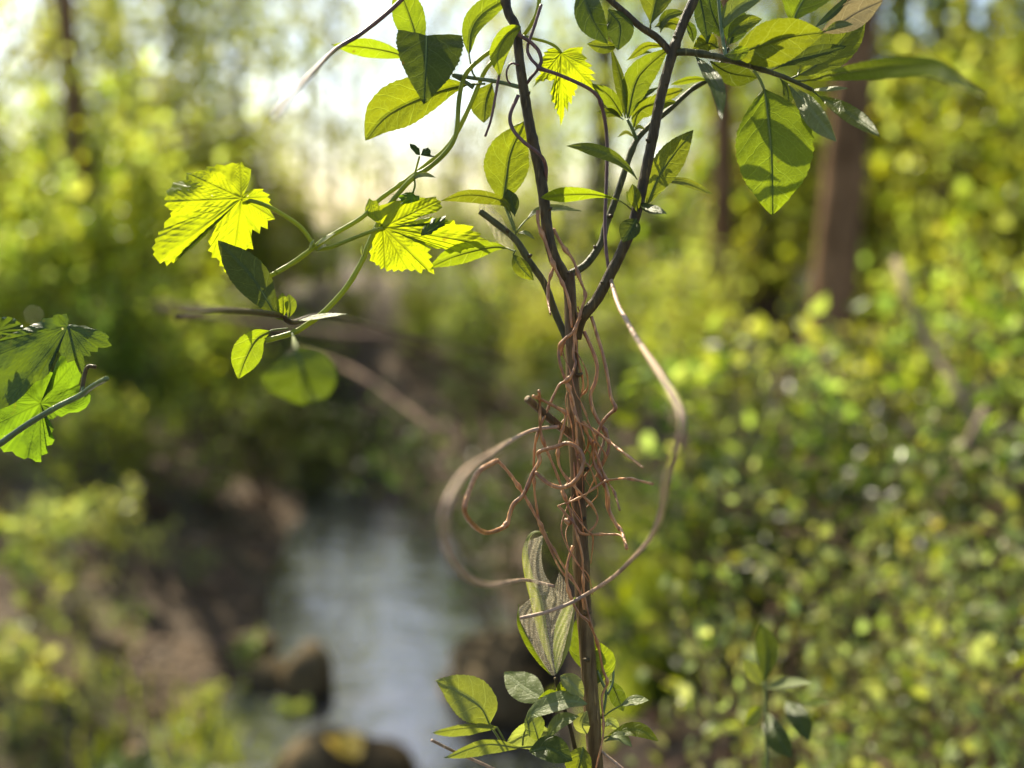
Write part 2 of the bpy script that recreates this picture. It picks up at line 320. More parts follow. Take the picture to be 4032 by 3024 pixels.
def grow(height_, radius, nstem, seed, lean=0.25, taper=0.012, sub=5, droop=0.0):
    """stems and side twigs of a shrub; returns list of (polyline, radius)"""
    g = np.random.default_rng(seed); out = []
    for i in range(nstem):
        a = g.uniform(0, 2*math.pi); rr = radius*g.uniform(.3, 1); h = height_*g.uniform(.7, 1)
        base = np.array([math.cos(a), math.sin(a), 0])*radius*0.12*g.uniform(0, 1)
        top = np.array([math.cos(a)*rr, math.sin(a)*rr, h]); mid = (base+top)/2+np.array([g.normal(), g.normal(), 0])*radius*.12; mid[2] += h*.08
        p = spline([base, mid, top], 12); p[:, 2] -= droop*np.linspace(0, 1, 12)**3*h; out.append((p, taper*np.linspace(1, .25, 12)))
        for j in range(sub):
            k = int(g.integers(3, 11)); a2 = g.uniform(0, 2*math.pi); ln = radius*g.uniform(.35, .8)
            e = p[k]+np.array([math.cos(a2)*ln, math.sin(a2)*ln, ln*g.uniform(-.1, .7)])
            m_ = (p[k]+e)/2+np.array([0, 0, ln*.12]); q = spline([p[k], m_, e], 8); q[:, 2] -= droop*np.linspace(0, 1, 8)**2*ln; out.append((q, taper*.5*np.linspace(1, .3, 8)))
    return out
def leaves_on(stems, per, size, asp, seed, start=.25, spread=0.02, up=0.3):
    g = np.random.default_rng(seed); ps, ds = [], []
    for p, r in stems:
        n = len(p); t = g.uniform(start, 1, per)*(n-1); k = np.clip(t.astype(int), 0, n-2); q = p[k]+(p[k+1]-p[k])*(t-k)[:, None]
        tan = (p[k+1]-p[k]); tan /= np.linalg.norm(tan, axis=1)[:, None]+1e-9
        d = g.normal(size=(per, 3))+tan*.6; d[:, 2] += up; ps.append(q+g.normal(size=(per, 3))*spread); ds.append(d)
    ps = np.vstack(ps); return leaf_cloud(ps, np.vstack(ds), size*g.uniform(.55, 1.15, len(ps)), asp, seed=seed)
def plant_proto(name, h, rad, nst, per, lsize, lmat, smat='stick_dark', asp=.55, seed=1, sub=5, taper=.008, spread=.02, droop=0, start=.25, up=.3):
    """returns meshes (stems, foliage) to be placed many times"""
    st = grow(h, rad, nst, seed, taper=taper, sub=sub, droop=droop)
    b = MB()
    for p, r in st: b.add(*tube_vf(p, r, 5))
    f = MB(); f.add(*leaves_on(st, per, lsize, asp, seed+1, start, spread, up))
    me = []
    for mb, nm, mt in ((b, 'stems', M[smat]), (f, 'foliage', M[lmat])):
        m_ = bpy.data.meshes.new(name+'_'+nm); m_.from_pydata(np.vstack(mb.v).tolist(), [], mb.f); m_.materials.append(mt); me.append(m_)
        if nm == 'stems': m_.polygons.foreach_set('use_smooth', np.ones(len(m_.polygons), bool))
    return me
def place(proto, name, loc, rz=0., s=1., label=None, cat='shrub', group=None, mats=None, parts=('stem', 'foliage')):
    o = empty(name, loc, label, cat, group); o.rotation_euler.z = rz; o.scale = (s, s, s) if np.isscalar(s) else s
    for m_, nm in zip(proto, parts):
        c = bpy.data.objects.new(nm, m_); C.objects.link(c); c.parent = o
        if nm in ('foliage', 'crown'): c['kind'] = 'stuff'
    return o
def on_ground(x, y): return (x, y, hgt(x, y)-0.01)

PR = {}
PR['broad'] = [plant_proto('broad_bush', 1.0, .34, 8, 7, .058, 'bl_green', asp=.55, seed=s, sub=5, spread=.03) for s in (11, 12)]
PR['yellow'] = [plant_proto('yellow_bush', 1.0, .40, 9, 12, .048, 'bl_yellow', asp=.6, seed=s, sub=6, spread=.03) for s in (21, 22)]
PR['small'] = [plant_proto('small_leaf_bush', .62, .26, 8, 9, .020, 'bl_pale', asp=.6, seed=s, sub=7, taper=.003, spread=.012, up=.8) for s in (31, 32, 33)]
PR['deep'] = [plant_proto('deep_bush', .9, .45, 10, 22, .045, 'bl_deep', asp=.5, seed=s, sub=6, spread=.03) for s in (41, 42)]
PR['herb'] = [plant_proto('herb', .32, .16, 7, 9, .045, 'bl_blue', 'twig_green', asp=.6, seed=s, sub=2, taper=.002, spread=.008, up=.6) for s in (51, 52)]
PR['herb_pale'] = [plant_proto('herb_pale', .42, .15, 7, 12, .044, 'bl_pale', 'twig_green', asp=.7, seed=s, sub=2, taper=.002, spread=.01, up=.8) for s in (55, 56)]
PR['wood'] = [plant_proto('wood_bush', 2.3, .8, 11, 30, .085, 'bl_yellow', asp=.6, seed=s, sub=8, taper=.02, spread=.12) for s in (61, 62)]
PR['wood_dark'] = [plant_proto('wood_dark_bush', 2.0, .85, 9, 26, .085, 'bl_green', asp=.55, seed=s, sub=8, taper=.02, spread=.12) for s in (65, 66)]

def far_tree(name, loc, h, r0, seed, label, crown_r=1.5, nl=2600, lsize=.09, lmat='bl_tree', smat='far_trunk', start=.35, hang=0.0, nb=16, group=None, lean=(0, 0), base_h=0.0):
    """tapered trunk with limbs and drooping twigs; crown of small leaves"""
    g = np.random.default_rng(seed); o = empty(name, loc, label, 'tree', group)
    L = np.array(loc); tp = spline([(0, 0, -0.1), (g.normal()*.1+lean[0]*.5, g.normal()*.1, h*.5), (lean[0], lean[1], h)], 26)
    rad = r0*(1-.85*np.linspace(0, 1, 26)**1.2); rad[:3] *= (1.35, 1.15, 1.05)
    rad = rad*(1+.06*g.normal(size=26)); b = MB(); b.add(*tube_vf(tp+L, rad, 12)); b.build('trunk', M[smat], o)
    br = []; lb = MB()
    for i in range(nb):
        k = int(26*(start+(1-start)*i/nb)); k = min(k, 24); a = g.uniform(0, 2*math.pi); ln = crown_r*g.uniform(.5, 1.1)*(1.15-.6*i/nb)
        e = tp[k]+np.array([math.cos(a)*ln, math.sin(a)*ln, ln*g.uniform(.1, .8)-hang*ln]); m_ = (tp[k]+e)/2+np.array([0, 0, .15*ln+hang*ln*.4])
        p = spline([tp[k], m_, e], 9); br.append((p, None)); lb.add(*tube_vf(p+L, r0*.28*np.linspace(1, .2, 9), 6))
        for j in range(4):
            kk = int(g.integers(3, 9)); a2 = g.uniform(0, 2*math.pi); l2 = ln*g.uniform(.25, .5)
            e2 = p[kk]+np.array([math.cos(a2)*l2, math.sin(a2)*l2, l2*g.uniform(-.3, .5)-hang*l2*2.2]); q = spline([p[kk], (p[kk]+e2)/2+np.array([0, 0, .1*l2]), e2], 7)
            br.append((q, None)); lb.add(*tube_vf(q+L, r0*.09*np.linspace(1, .3, 7), 4))
    lb.build('limb', M[smat], o)
    per = max(2, nl//len(br)); f = MB(); v, fc = leaves_on(br, per, lsize, .6, seed+5, .15, .05+crown_r*.05, -hang); f.add(v+L, fc); c = f.build('crown', M[lmat], o, smooth=False); c['kind'] = 'stuff'
    return o
# big trunks that can be told apart
t = D(1782, 640, 5.0); far_tree('tree', (t[0], t[1], hgt(t[0], t[1])), 9.0, .10, 3, 'thick brown trunk rising behind the hanging pointed leaf, yellow-green crown', crown_r=2.4, nl=3500, lsize=.10, lmat='bl_yellow', smat='trunk', start=.36, nb=16, lean=(-.24, 0))
t = D(1566, 600, 6.5); far_tree('tree', (t[0], t[1], hgt(t[0], t[1])), 8.5, .075, 4, 'slim brown trunk beside the thick trunk, bare lower part', crown_r=1.5, nl=1800, lsize=.09, lmat='bl_yellow', smat='trunk', start=.55, nb=14)
t = D(216, 480, 6.0); far_tree('tree', (t[0], t[1], hgt(t[0], t[1])), 5.5, .075, 5, 'dark brown trunk above the bushes on the bank beyond the stream', crown_r=1.4, nl=700, lsize=.09, lmat='bl_yellow', smat='trunk', start=.5, nb=12)
t = D(1290, 470, 10.); far_tree('tree', (t[0], t[1], hgt(t[0], t[1])), 8.0, .12, 6, 'grey-brown trunk with drooping twigs seen between the forked branches', crown_r=2.0, nl=3600, lsize=.08, hang=.9, start=.25, nb=20)
TREES = [(730, 12, 4.2, .04, 200, .7), (762, 15, 4.4, .03, 140, .6), (845, 14, 4.2, .035, 150, .5), (905, 16, 4.6, .03, 200, .8), (940, 12, 4.2, .03, 240, .8), (1000, 13, 4.6, .04, 420, .8), (1075, 11, 5, .035, 800, .9), (1140, 13, 7, .05, 2200, .9), (1210, 15, 8, .05, 3000, .9), (1370, 13, 8, .06, 3800, .9), (1450, 11, 8, .05, 3800, .8), (1530, 13, 8, .05, 3800, .7),
  (640, 13, 4.4, .05, 1000, .5), (560, 11, 4.6, .05, 2800, .5), (470, 12, 5, .06, 3000, .5), (370, 10, 4.6, .05, 2800, .5), (300, 13, 5.2, .06, 3000, .5), (110, 11, 5, .05, 2400, .5), (10, 9, 4.6, .08, 2200, .5), (1680, 9, 7, .07, 4200, .5), (1880, 8, 7, .08, 3400, .6), (2010, 7, 7, .06, 3400, .6), (2110, 7.5, 7, .07, 3400, .6), (2200, 6.5, 7, .07, 3400, .6)]
for i, (u, dist, h, r0, nl, hang) in enumerate(TREES):
    x, y, _ = D(u, 480, dist)
    far_tree('tree', (x, y, hgt(x, y)), h, r0, 70+i, 'slender woodland tree with ' + ('drooping twigs' if hang > .45 else 'spreading limbs') + ' and ' + ('few' if nl < 1000 else 'many') + ' pale spring leaves in the backlit wood', crown_r=1.4 if nl < 2500 else 1.9, nl=nl, lsize=.075 if 600 < u < 1100 else .10, hang=hang, start=.16 if u > 1600 else .2, nb=18, group='slender trees of the backlit wood', lmat='bl_tree' if u < 1600 else 'bl_yellow')
k = 0
PH = dict(wood=2.3, wood_dark=2.0, yellow=1.0, broad=1.0, deep=.9, small=.62)
def place_top(kind, u, vtop, dist, label, group=None, name='bush'):
    """stand a plant at that distance so that its top reaches the line of sight through (u, vtop)"""
    global k
    k += 1; x, y, zt = D(u, vtop, dist); z = hgt(x, y); s = (zt-z)/(PH[kind]*1.02)
    place(PR[kind][k % len(PR[kind])], name, (x, y, z-.01), k*1.3, s, label, name, group)
for (u, vt, dist, kind) in [(-40, 330, 9, 'wood'), (120, 360, 10, 'wood'), (270, 400, 9, 'wood_dark'), (420, 380, 10, 'wood'), (560, 420, 9.5, 'wood_dark'), (690, 430, 11, 'wood'), (800, 440, 12, 'wood'), (900, 420, 11, 'wood_dark'), (1010, 410, 12, 'wood'), (1120, 390, 10.5, 'wood'), (1230, 400, 11, 'wood_dark'), (1340, 380, 10, 'wood'), (1450, 350, 9.5, 'wood'), (1560, 330, 9, 'wood'),
        (40, 180, 9.5, 'wood'), (330, 170, 10, 'wood'), (480, 190, 10.5, 'wood'), (590, 350, 11, 'wood'),
        (1640, 150, 9, 'wood'), (1680, 260, 8, 'wood'), (1870, 10, 8, 'wood'), (2010, -30, 7.6, 'wood'), (1900, 80, 7.5, 'wood'), (1990, 60, 6.5, 'wood'), (2090, 20, 7, 'wood'), (2190, -20, 6.2, 'wood'), (2260, 100, 5.4, 'wood')]:
    place_top(kind, u, vt, dist, 'tall woodland bush with ' + ('yellow-green' if kind == 'wood' else 'mid green') + ' leaves in front of the backlit trees', 'tall woodland bushes, ' + ('yellow-green' if kind == 'wood' else 'mid green'))
for (u, vt, dist, kind, lab) in [
        (200, 190, 5.6, 'wood', 'tall bush hiding the lower part of the dark trunk'), (60, 430, 5.5, 'wood', 'yellow-green bush below the dark trunk on the far bank'), (250, 560, 5.2, 'wood_dark', 'leafy bush at the foot of the dark trunk on the far bank'), (440, 600, 6.5, 'wood', 'yellow-green bush behind the bright lobed leaf'),
        (600, 640, 7.6, 'wood_dark', 'mid green bush at the head of the stream'), (760, 610, 8.4, 'wood', 'broad yellow bush beyond the head of the stream'), (900, 590, 7.4, 'wood', 'yellow-green bush behind the lit twig of lobed leaves'), (1050, 570, 6.6, 'wood_dark', 'mid green bush behind the cut branch end'), (1190, 580, 6.0, 'wood', 'yellow-green bush seen through the fork of the stem'), (1340, 560, 5.6, 'wood_dark', 'green bush behind the right fork of the stem'), (1470, 540, 5.2, 'wood', 'bright yellow bush in front of the slim trunk'),
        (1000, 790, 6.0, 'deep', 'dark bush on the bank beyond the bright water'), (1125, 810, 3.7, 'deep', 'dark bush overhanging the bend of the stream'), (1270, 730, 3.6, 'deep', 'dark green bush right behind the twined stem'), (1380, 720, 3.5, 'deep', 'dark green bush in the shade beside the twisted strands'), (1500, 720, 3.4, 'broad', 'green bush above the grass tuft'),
        (700, 850, 6.2, 'deep', 'dark bush added over the end of the water to shade it'), (560, 830, 5.4, 'deep', 'dark bush on the slope at the bend of the stream'),  # first bush added to darken the end of the stream
        (1590, 690, 2.1, 'broad', 'round-leaved bright green bush right of the long dead vine'), (1690, 720, 2.3, 'broad', 'bright green bush below the thick trunk'), (1740, 980, 2.4, 'broad', 'lower bright green bush between grass and pale shrubs'), (1860, 640, 3.0, 'yellow', 'yellow-green bush behind the pale leaning branch'), (2000, 560, 3.4, 'yellow', 'tall yellow-green bush before the wood'), (2150, 600, 2.6, 'broad', 'bush of scattered bright leaves beside the tall yellow-green bush'), (2230, 470, 3.2, 'yellow', 'tall yellow bush at the edge of the wood'), (1760, 720, 2.9, 'deep', 'dark bush between the thick trunk and the bright green bush'), (1930, 760, 2.4, 'deep', 'dark bush behind the pale shrubs, below the leaning branch'), (1880, 860, 1.8, 'deep', 'dark bush among the pale shrubs, in front of the leaning branch'), (2080, 740, 2.2, 'deep', 'dark bush behind the pale shrubs and the thin upright twig'), (1800, 930, 1.9, 'deep', 'added dark bush, a shaded gap in front of the lower bright green bush'), (1640, 850, 2.7, 'deep', 'dark bush behind the round-leaved bright bush'),  # dark bushes here added to make shaded gaps among the lit ones
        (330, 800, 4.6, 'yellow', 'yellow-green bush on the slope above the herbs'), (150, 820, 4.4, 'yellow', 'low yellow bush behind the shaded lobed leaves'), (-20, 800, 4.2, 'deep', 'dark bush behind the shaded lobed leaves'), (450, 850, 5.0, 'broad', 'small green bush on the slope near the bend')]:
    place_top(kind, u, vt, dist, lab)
for i, (u, vt, dist) in enumerate([(2180, 860, 1.55), (2020, 900, 1.6), (2110, 1020, 1.35), (1960, 1130, 1.35), (2200, 1150, 1.2), (2060, 1240, 1.15), (1890, 1310, 1.2), (2170, 1340, 1.0), (2000, 1440, 1.0), (1850, 1530, 1.05), (1940, 1010, 1.9), (1790, 1330, 1.5)]):
    place_top('small', u, vt, dist, 'low spreading shrub of small pale green leaves on the stem side of the stream', 'low pale shrubs on the near bank', 'shrub')
for i, (u, v, kind, s) in enumerate([(70, 1290, 'herb_pale', .95), (30, 1420, 'herb_pale', .9), (140, 1180, 'herb_pale', .8), (260, 1130, 'herb_pale', .8), (300, 1440, 'herb', .8), (210, 1520, 'herb', .8), (400, 1420, 'herb_pale', .45), (60, 1620, 'herb', .9), (350, 1600, 'herb', .7), (480, 1600, 'herb', .6), (440, 1280, 'herb_pale', .4), (530, 1200, 'herb_pale', .4), (640, 1250, 'herb_pale', .4)]):
    x, y, zz = G(u, v, .42)
    place(PR[kind][i % 2], 'herb', on_ground(x, y), i*2.3, s, ('pale-leaved' if kind == 'herb_pale' else 'bluish green broad-leaved') + ' herb growing from the brown slope beyond the stream', 'herb', 'herbs on the far slope, ' + kind)

for i, (u, v, s) in enumerate([(60, 1230, .45), (180, 1290, .4), (130, 1400, .4), (330, 1180, .4), (420, 1180, .35), (260, 1330, .35), (60, 1540, .4), (200, 1440, .35), (390, 1540, .3), (500, 1480, .3)]):
    x, y, zz = G(u, v, .3)
    place(PR['small'][i % 3], 'seedling', on_ground(x, y), i*1.9, s, 'small pale seedling standing in the leaf litter beyond the stream', 'seedling', 'seedlings in the leaf litter')
# leaf litter, grass: nobody could count them
g = np.random.default_rng(5); n = 9000
x = g.uniform(-3.4, 3.2, n); y = g.uniform(.9, 8.5, n); z = height(x, y); keep = (z > .03) & ~((np.abs(x-.36) < .6) & (np.abs(y-3.4) < .8))
x, y, z = x[keep], y[keep], z[keep]; d = g.normal(size=(len(x), 3)); d[:, 2] *= .25
b = MB(); b.add(*leaf_cloud(np.stack([x, y, z+.004], 1), d, g.uniform(.025, .07, len(x)), .6, .3, 9)); tag(b.build('leaf_litter', M['litter'], smooth=False), 'brown fallen leaves strewn over the banks', 'leaf litter', kind='stuff')
def grass_patch(cx, cy, r, n, h, seed):
    g = np.random.default_rng(seed); a = g.uniform(0, 6.28, n); q = r*np.sqrt(g.uniform(0, 1, n)); x = cx+q*np.cos(a); y = cy+q*np.sin(a); z = height(x, y)
    hh = h*g.uniform(.5, 1.1, n); b0 = np.stack([x, y, z-.01], 1); ln = g.normal(size=(n, 3))*.28; ln[:, 2] = 0
    wd = np.stack([np.cos(a*3), np.sin(a*3), 0*a], 1)*.004; up = np.zeros((n, 3)); up[:, 2] = 1
    m1 = b0+(up*.55+ln*.3)*hh[:, None]; m2 = b0+(up*.95+ln*1.0)*hh[:, None]
    v = np.stack([b0-wd, b0+wd, m1+wd*.8, m1-wd*.8, m2], 1).reshape(-1, 3); i0 = np.arange(n)*5
    return v, [(i, i+1, i+2, i+3) for i in i0.tolist()]+[(i+3, i+2, i+4) for i in i0.tolist()]
b = MB()
for j, (u, v, r, n, h) in enumerate([(1480, 1420, .13, 460, .62), (1550, 1400, .12, 260, .55), (1400, 1330, .2, 160, .22), (300, 1300, .3, 160, .16), (420, 1580, .2, 160, .16)]):
    c = G(u, v, .47); b.add(*grass_patch(c[0], c[1], r, n, h, 90+j))
tag(b.build('grass', M['grass'], smooth=False), 'bright green grass tufts on the bank', 'grass', kind='stuff')

# rocks in the stream
def rock(u, v, rx, ry, rz, seed, label, m='rock'):
    g = np.random.default_rng(seed); c = G(u, v, 0); th = np.linspace(0, 2*math.pi, 22, endpoint=False); ph = np.linspace(-math.pi/2, math.pi/2, 14)
    T, Q = np.meshgrid(th, ph); dx, dy, dz = np.cos(Q)*np.cos(T), np.cos(Q)*np.sin(T), np.sin(Q)
    k = 1+.13*np.sin(dx*3+seed)+.11*np.sin(dy*4+seed*2)+.1*np.sin(dz*5+dx*3+seed)+.03*g.normal(size=dx.shape)*np.cos(Q)
    k = np.minimum(k, 1.08)
    v_ = np.stack([c[0]+dx*rx*k, c[1]+dy*ry*k, c[2]+dz*rz*k], -1).reshape(-1, 3)
    b = MB(); b.add(v_, [(j*22+i, j*22+(i+1) % 22, (j+1)*22+(i+1) % 22, (j+1)*22+i) for j in range(13) for i in range(22)])
    return tag(b.build('rock', M[m]), label, 'rock')
rock(672, 1480, .10, .10, .14, 2, 'dark wet rounded rock standing in the bright water')
rock(590, 1470, .085, .08, .07, 3, 'brown stone at the edge of the water against the dark rock')
rock(745, 1690, .19, .15, .14, 4, 'mossy rock in the stream with a yellow leaf lying on it')
rock(545, 1400, .09, .09, .06, 5, 'small reddish stone where the brown slope meets the water')
rock(1080, 1500, .20, .22, .20, 6, 'dark boulder on the bank behind the webbed leaf')

# dead branches lying or leaning in the background
def stick(pts, r, label, m='stick'):
    p = spline(np.array(pts), 22); b = MB(); rr = r*np.linspace(1, .55, 22)*(1+.08*np.sin(np.arange(22)*1.9)); b.add(*tube_vf(p, rr, 8))
    return tag(b.build('dead_branch', M[m]), label, 'branch')
stick([G(640, 760, .75), D(760, 800, 3.6), D(900, 900, 3.0), D(1045, 990, 2.5), G(1150, 1120, .45)], .011, 'dead brown branch leaning over the shaded end of the stream', 'stick_dark')
stick([D(1935, 560, 2.2), D(1990, 720, 2.1), D(2075, 850, 2.0), D(2110, 980, 1.95), G(2140, 1290, .5)], .008, 'pale dead branch leaning over the low shrubs')
stick([D(2130, 880, 1.8), D(2020, 1120, 1.75), D(2050, 1290, 1.7), G(2075, 1560, .5)], .007, 'thin pale twig upright among the small-leaved shrubs')
stick([G(1560, 1640, .48), D(1600, 1540, 1.9), D(1790, 1480, 1.75), D(1870, 1545, 1.65), G(1950, 1690, .5)], .011, 'arched brown twig near the five-leaved sapling')
stick([D(330, 660, 4.5), D(700, 720, 4.2), D(900, 745, 4.0), G(1120, 900, .6)], .018, 'long grey fallen branch across the head of the stream', 'stick_dark')
# ------------------------------------------------------------------ leaves of the foreground plants
def leaf(parent, pts, W, roll=0, fold=12, mat='spindle', wide=.5, base=0.0, pet=None, curl=0., wave=.03, name='leaf', serr=True, label=None):
    """pts: midrib in photograph pixels with depth in cm, base first; W: half width in pixels; roll: turn about the midrib in degrees"""
    N, K = 40, 8
    pts = [(p[0], p[1], p[2] if len(p) > 2 else 0.0) for p in pts]
    sp = spline(pts, N); mid = np.array([P(*q) for q in sp]); t = np.gradient(mid, axis=0); t /= np.linalg.norm(t, axis=1)[:, None]
    view = CAM-mid; view /= np.linalg.norm(view, axis=1)[:, None]
    nn = view-t*np.sum(view*t, 1)[:, None]; nn /= np.linalg.norm(nn, axis=1)[:, None]; bb = np.cross(t, nn)
    r0, r1 = roll if isinstance(roll, tuple) else (roll, roll); ra = np.radians(np.linspace(r0, r1, N))[:, None]
    b2 = bb*np.cos(ra)+nn*np.sin(ra); n2 = nn*np.cos(ra)-bb*np.sin(ra)
    s = np.linspace(0, 1, N); ss = base+(1-base)*s
    prof = np.sin(math.pi*ss**(math.log(.5)/math.log(wide)))**.88
    prof = prof*(1-.25*np.clip((ss-.8)/.2, 0, 1)*(1-ss)*5); prof[-1] = 0
    if base == 0: prof[0] = .02
    wd = W*PXM*prof
    x = np.linspace(-1, 1, 2*K+1); seed = pts[0][0]*.37+pts[0][1]*.11; x = np.where(x < 0, x*(1+.11*math.sin(seed)), x*(1-.11*math.sin(seed)))
    X, S = np.meshgrid(x, s); fr = math.radians(fold)
    edge = 1+(.018*np.sign(np.sin(S*math.pi*46+seed))*(np.abs(X) > .88) if serr else 0)
    wv = 1.7*wave*W*PXM*np.sin(S*(7+2*math.sin(seed*2))+seed+X*2.1)*np.abs(X)+.02*W*PXM*np.sin(S*23+seed*3)*X
    puck = .035*W*PXM*np.abs(np.sin((S-.35*np.abs(X))*math.pi*6))*np.sin(np.abs(X)*math.pi)
    V = mid[:, None]+(b2[:, None]*(X*np.cos(fr)*edge)[..., None]+n2[:, None]*(np.abs(X)*math.sin(fr)+curl*X*X)[..., None])*wd[:, None, None]+n2[:, None]*(wv+puck)[..., None]
    L = np.concatenate([[0], np.cumsum(np.linalg.norm(np.diff(mid, axis=0), axis=1))]); n = 2*K+1
    b = MB(); b.add(V.reshape(-1, 3), [(i*n+j, i*n+j+1, (i+1)*n+j+1, (i+1)*n+j) for i in range(N-1) for j in range(2*K)])
    uvv = np.stack([np.repeat(L[:, None], n, 1)+seed*.013, X*wd[:, None]], -1).reshape(-1, 2)
    # the petiole runs on under the leaf as a raised midrib
    mp = mid - n2*.00025; rr = W*PXM*.018+.00026; mr = rr*np.linspace(1, .25, N)
    pp = mp[::3]; pr = mr[::3]
    if pet:
        e = np.array([P(*((*q, 0.0) if len(q) == 2 else q)) for q in pet]); q = spline(np.vstack([e, mid[:1]]), 10)[:-1]
        pp = np.vstack([q, pp]); pr = np.concatenate([np.full(len(q), rr*1.25), pr])
    pb = MB(); pb.add(*tube_vf(pp, pr, 6))
    o = b.build(name, M[mat], parent); me = o.data
    ul = me.uv_layers.new(name='metric'); li = np.zeros(len(me.loops), int); me.loops.foreach_get('vertex_index', li); ul.data.foreach_set('uv', uvv[li].ravel())
    q_ = pb.build('petiole', M['petiole'], parent); q_.parent = o
    if label: o['label'] = label
    return o
def bine(parent, pts, r, mat, name='stem', k=8, n=None, taper=1.0, knots=0., jit=.05, nodes=(), rmin=None):
    """a round stem through photograph pixels (x, y, depth cm); r in pixels"""
    pts = [(p[0], p[1], p[2] if len(p) > 2 else 0.0) for p in pts]; ln = sum(math.dist(a[:2], b_[:2]) for a, b_ in zip(pts[:-1], pts[1:]))
    n = n or int(max(12, ln/9)); sp = spline(pts, n); p = np.array([P(*q) for q in sp]); s = np.linspace(0, 1, n); seed = pts[0][0]*.7
    rad = r*PXM*(1+(taper-1)*s)*(1+jit*np.sin(np.arange(n)*.9+seed)*np.sin(np.arange(n)*.37+seed))
    for nd in nodes: rad *= 1+knots*np.exp(-((s-nd)*ln/14)**2)
    if parent is not None or True:
        b = MB(); b.add(*tube_vf(p, rad, k)); return b.build(name, M[mat], parent)

SB = P(2345, 3024, 0.5); gx, gy = float(SB[0]), float(SB[1])+.02
shrub = empty('spindle_shrub', (gx, gy, hgt(gx, gy)), 'slender forked shrub with olive-brown stem and pointed green leaves, in sharp focus', 'shrub')
# main stem down to the soil
low = [(2283, 2045, .3), (2294, 2316, .3), (2308, 2497, .3), (2328, 2746, .4), (2345, 3024, .5)]
up_ = [(2239, 1076, .2), (2246, 1180, .2), (2250, 1300, .2), (2256, 1516, .2), (2265, 1652, .2), (2276, 1923, .3)]
sp = spline(up_+low, 120); p = np.array([P(*q) for q in sp]); gp = np.array([[gx-.004, gy-.01, 1.0], [gx, gy, .7], [gx, gy, hgt(gx, gy)-.02]])
p = np.vstack([p, spline(np.vstack([p[-1:], gp]), 20)[1:]]); n_ = len(p); s_ = np.linspace(0, 1, n_)
rad = (24+7*np.clip(s_*1.6, 0, 1))*PXM*(1+.035*np.sin(np.arange(n_)*.7)*np.sin(np.arange(n_)*.23)); rad *= 1+.16*np.exp(-((np.arange(n_)-70)/2.5)**2)+.12*np.exp(-((np.arange(n_)-108)/2)**2)+.18*np.exp(-((np.arange(n_)-38)/5)**2)
b = MB(); v, f = tube_vf(p, rad, 20)
rid = np.tile(1+.05*np.sin(np.linspace(0, 2*math.pi, 20, endpoint=False)*5), n_); v[:len(rid)] = np.repeat(p, 20, 0)+(v[:len(rid)]-np.repeat(p, 20, 0))*rid[:, None]
b.add(v, f); b.build('stem', M['bark_low'], shrub)
def branch(pts, r, taper, mat='bark', nodes=(), knots=.18): return bine(shrub, pts, r, mat, 'branch', 14, None, taper, knots, .04, nodes)
branch([(2243, 1120, .3), (2207, 1060, .1), (2182, 1015), (2158, 925), (2144, 803), (2130, 702), (2111, 608), (2086, 497), (2050, 271), (2032, 113, .1), (2003, 54, .2), (1985, -20, .3), (1965, -120, .4)], 24, .72, nodes=(.47, .9))
branch([(2268, 1330, .2), (2290, 1255, -.1), (2349, 1180, -.3), (2398, 1088, -.4), (2447, 991, -.5), (2488, 893, -.5), (2516, 795, -.5), (2533, 718, -.5), (2570, 542, -.6), (2601, 384, -.6), (2646, 217, -.6), (2687, 99, -.6), (2732, 0, -.6), (2770, -100, -.6)], 22, .85, nodes=(.38, .8))
branch([(2246, 1080, .8), (2309, 1039, 1.2), (2366, 958, 1.5), (2386, 885, 1.6), (2414, 812, 1.7), (2445, 720, 1.8), (2497, 570, 1.9), (2551, 502, 2.), (2633, 434, 2.2), (2723, 353, 2.4), (2796, 307, 2.5), (2841, 244, 2.6), (2868, 190, 2.6)], 16, .55, 'bark_green', nodes=(.5, .82))
branch([(2236, 1345, .6), (2190, 1240, .9), (2146, 1121, .6), (2085, 1031, .4), (2028, 942, .3), (1934, 865, .2), (1890, 832, .2)], 15, .85, 'bark_green', nodes=(.62,))
branch([(2645, 212, -.6), (2588, 149, -.4), (2520, 104, -.3), (2461, 50, -.2), (2402, 0, 0), (2300, -90, .2)], 15, .7)
branch([(2655, 205, -.6), (2720, 206, -.7), (2814, 221, -.8), (2908, 246, -.9), (3017, 279, -1.), (3107, 311, -1.), (3198, 354, -1.1)], 15, .5, 'bark_green', nodes=(.2, .62))
branch([(2250, 1712, .3), (2188, 1666, -.2), (2129, 1616, -.6), (2075, 1570, -1.2)], 18, .8, 'bark_low')
branch([(2506, 551, 1.9), (2490, 510, 1.6), (2470, 470, 1.4)], 9, .6, 'twig_green')
branch([(2858, 225, -.8), (2848, 170, -.3), (2836, 80, 0), (2826, -30, .2)], 8, .7, 'twig_green')
branch([(1865, 345, .3), (1830, 322, .2), (1782, 296, 0)], 9, .7, 'twig_green'); branch([(2055, 345, .1), (1960, 322, .1), (1865, 308, .1), (1780, 294, 0)], 9, .75, 'twig_green')
branch([(2285, 3040, .5), (2262, 2940, .2), (2241, 2852, 0), (2202, 2732, -.1), (2187, 2668, -.2)], 10, .7, 'bark')
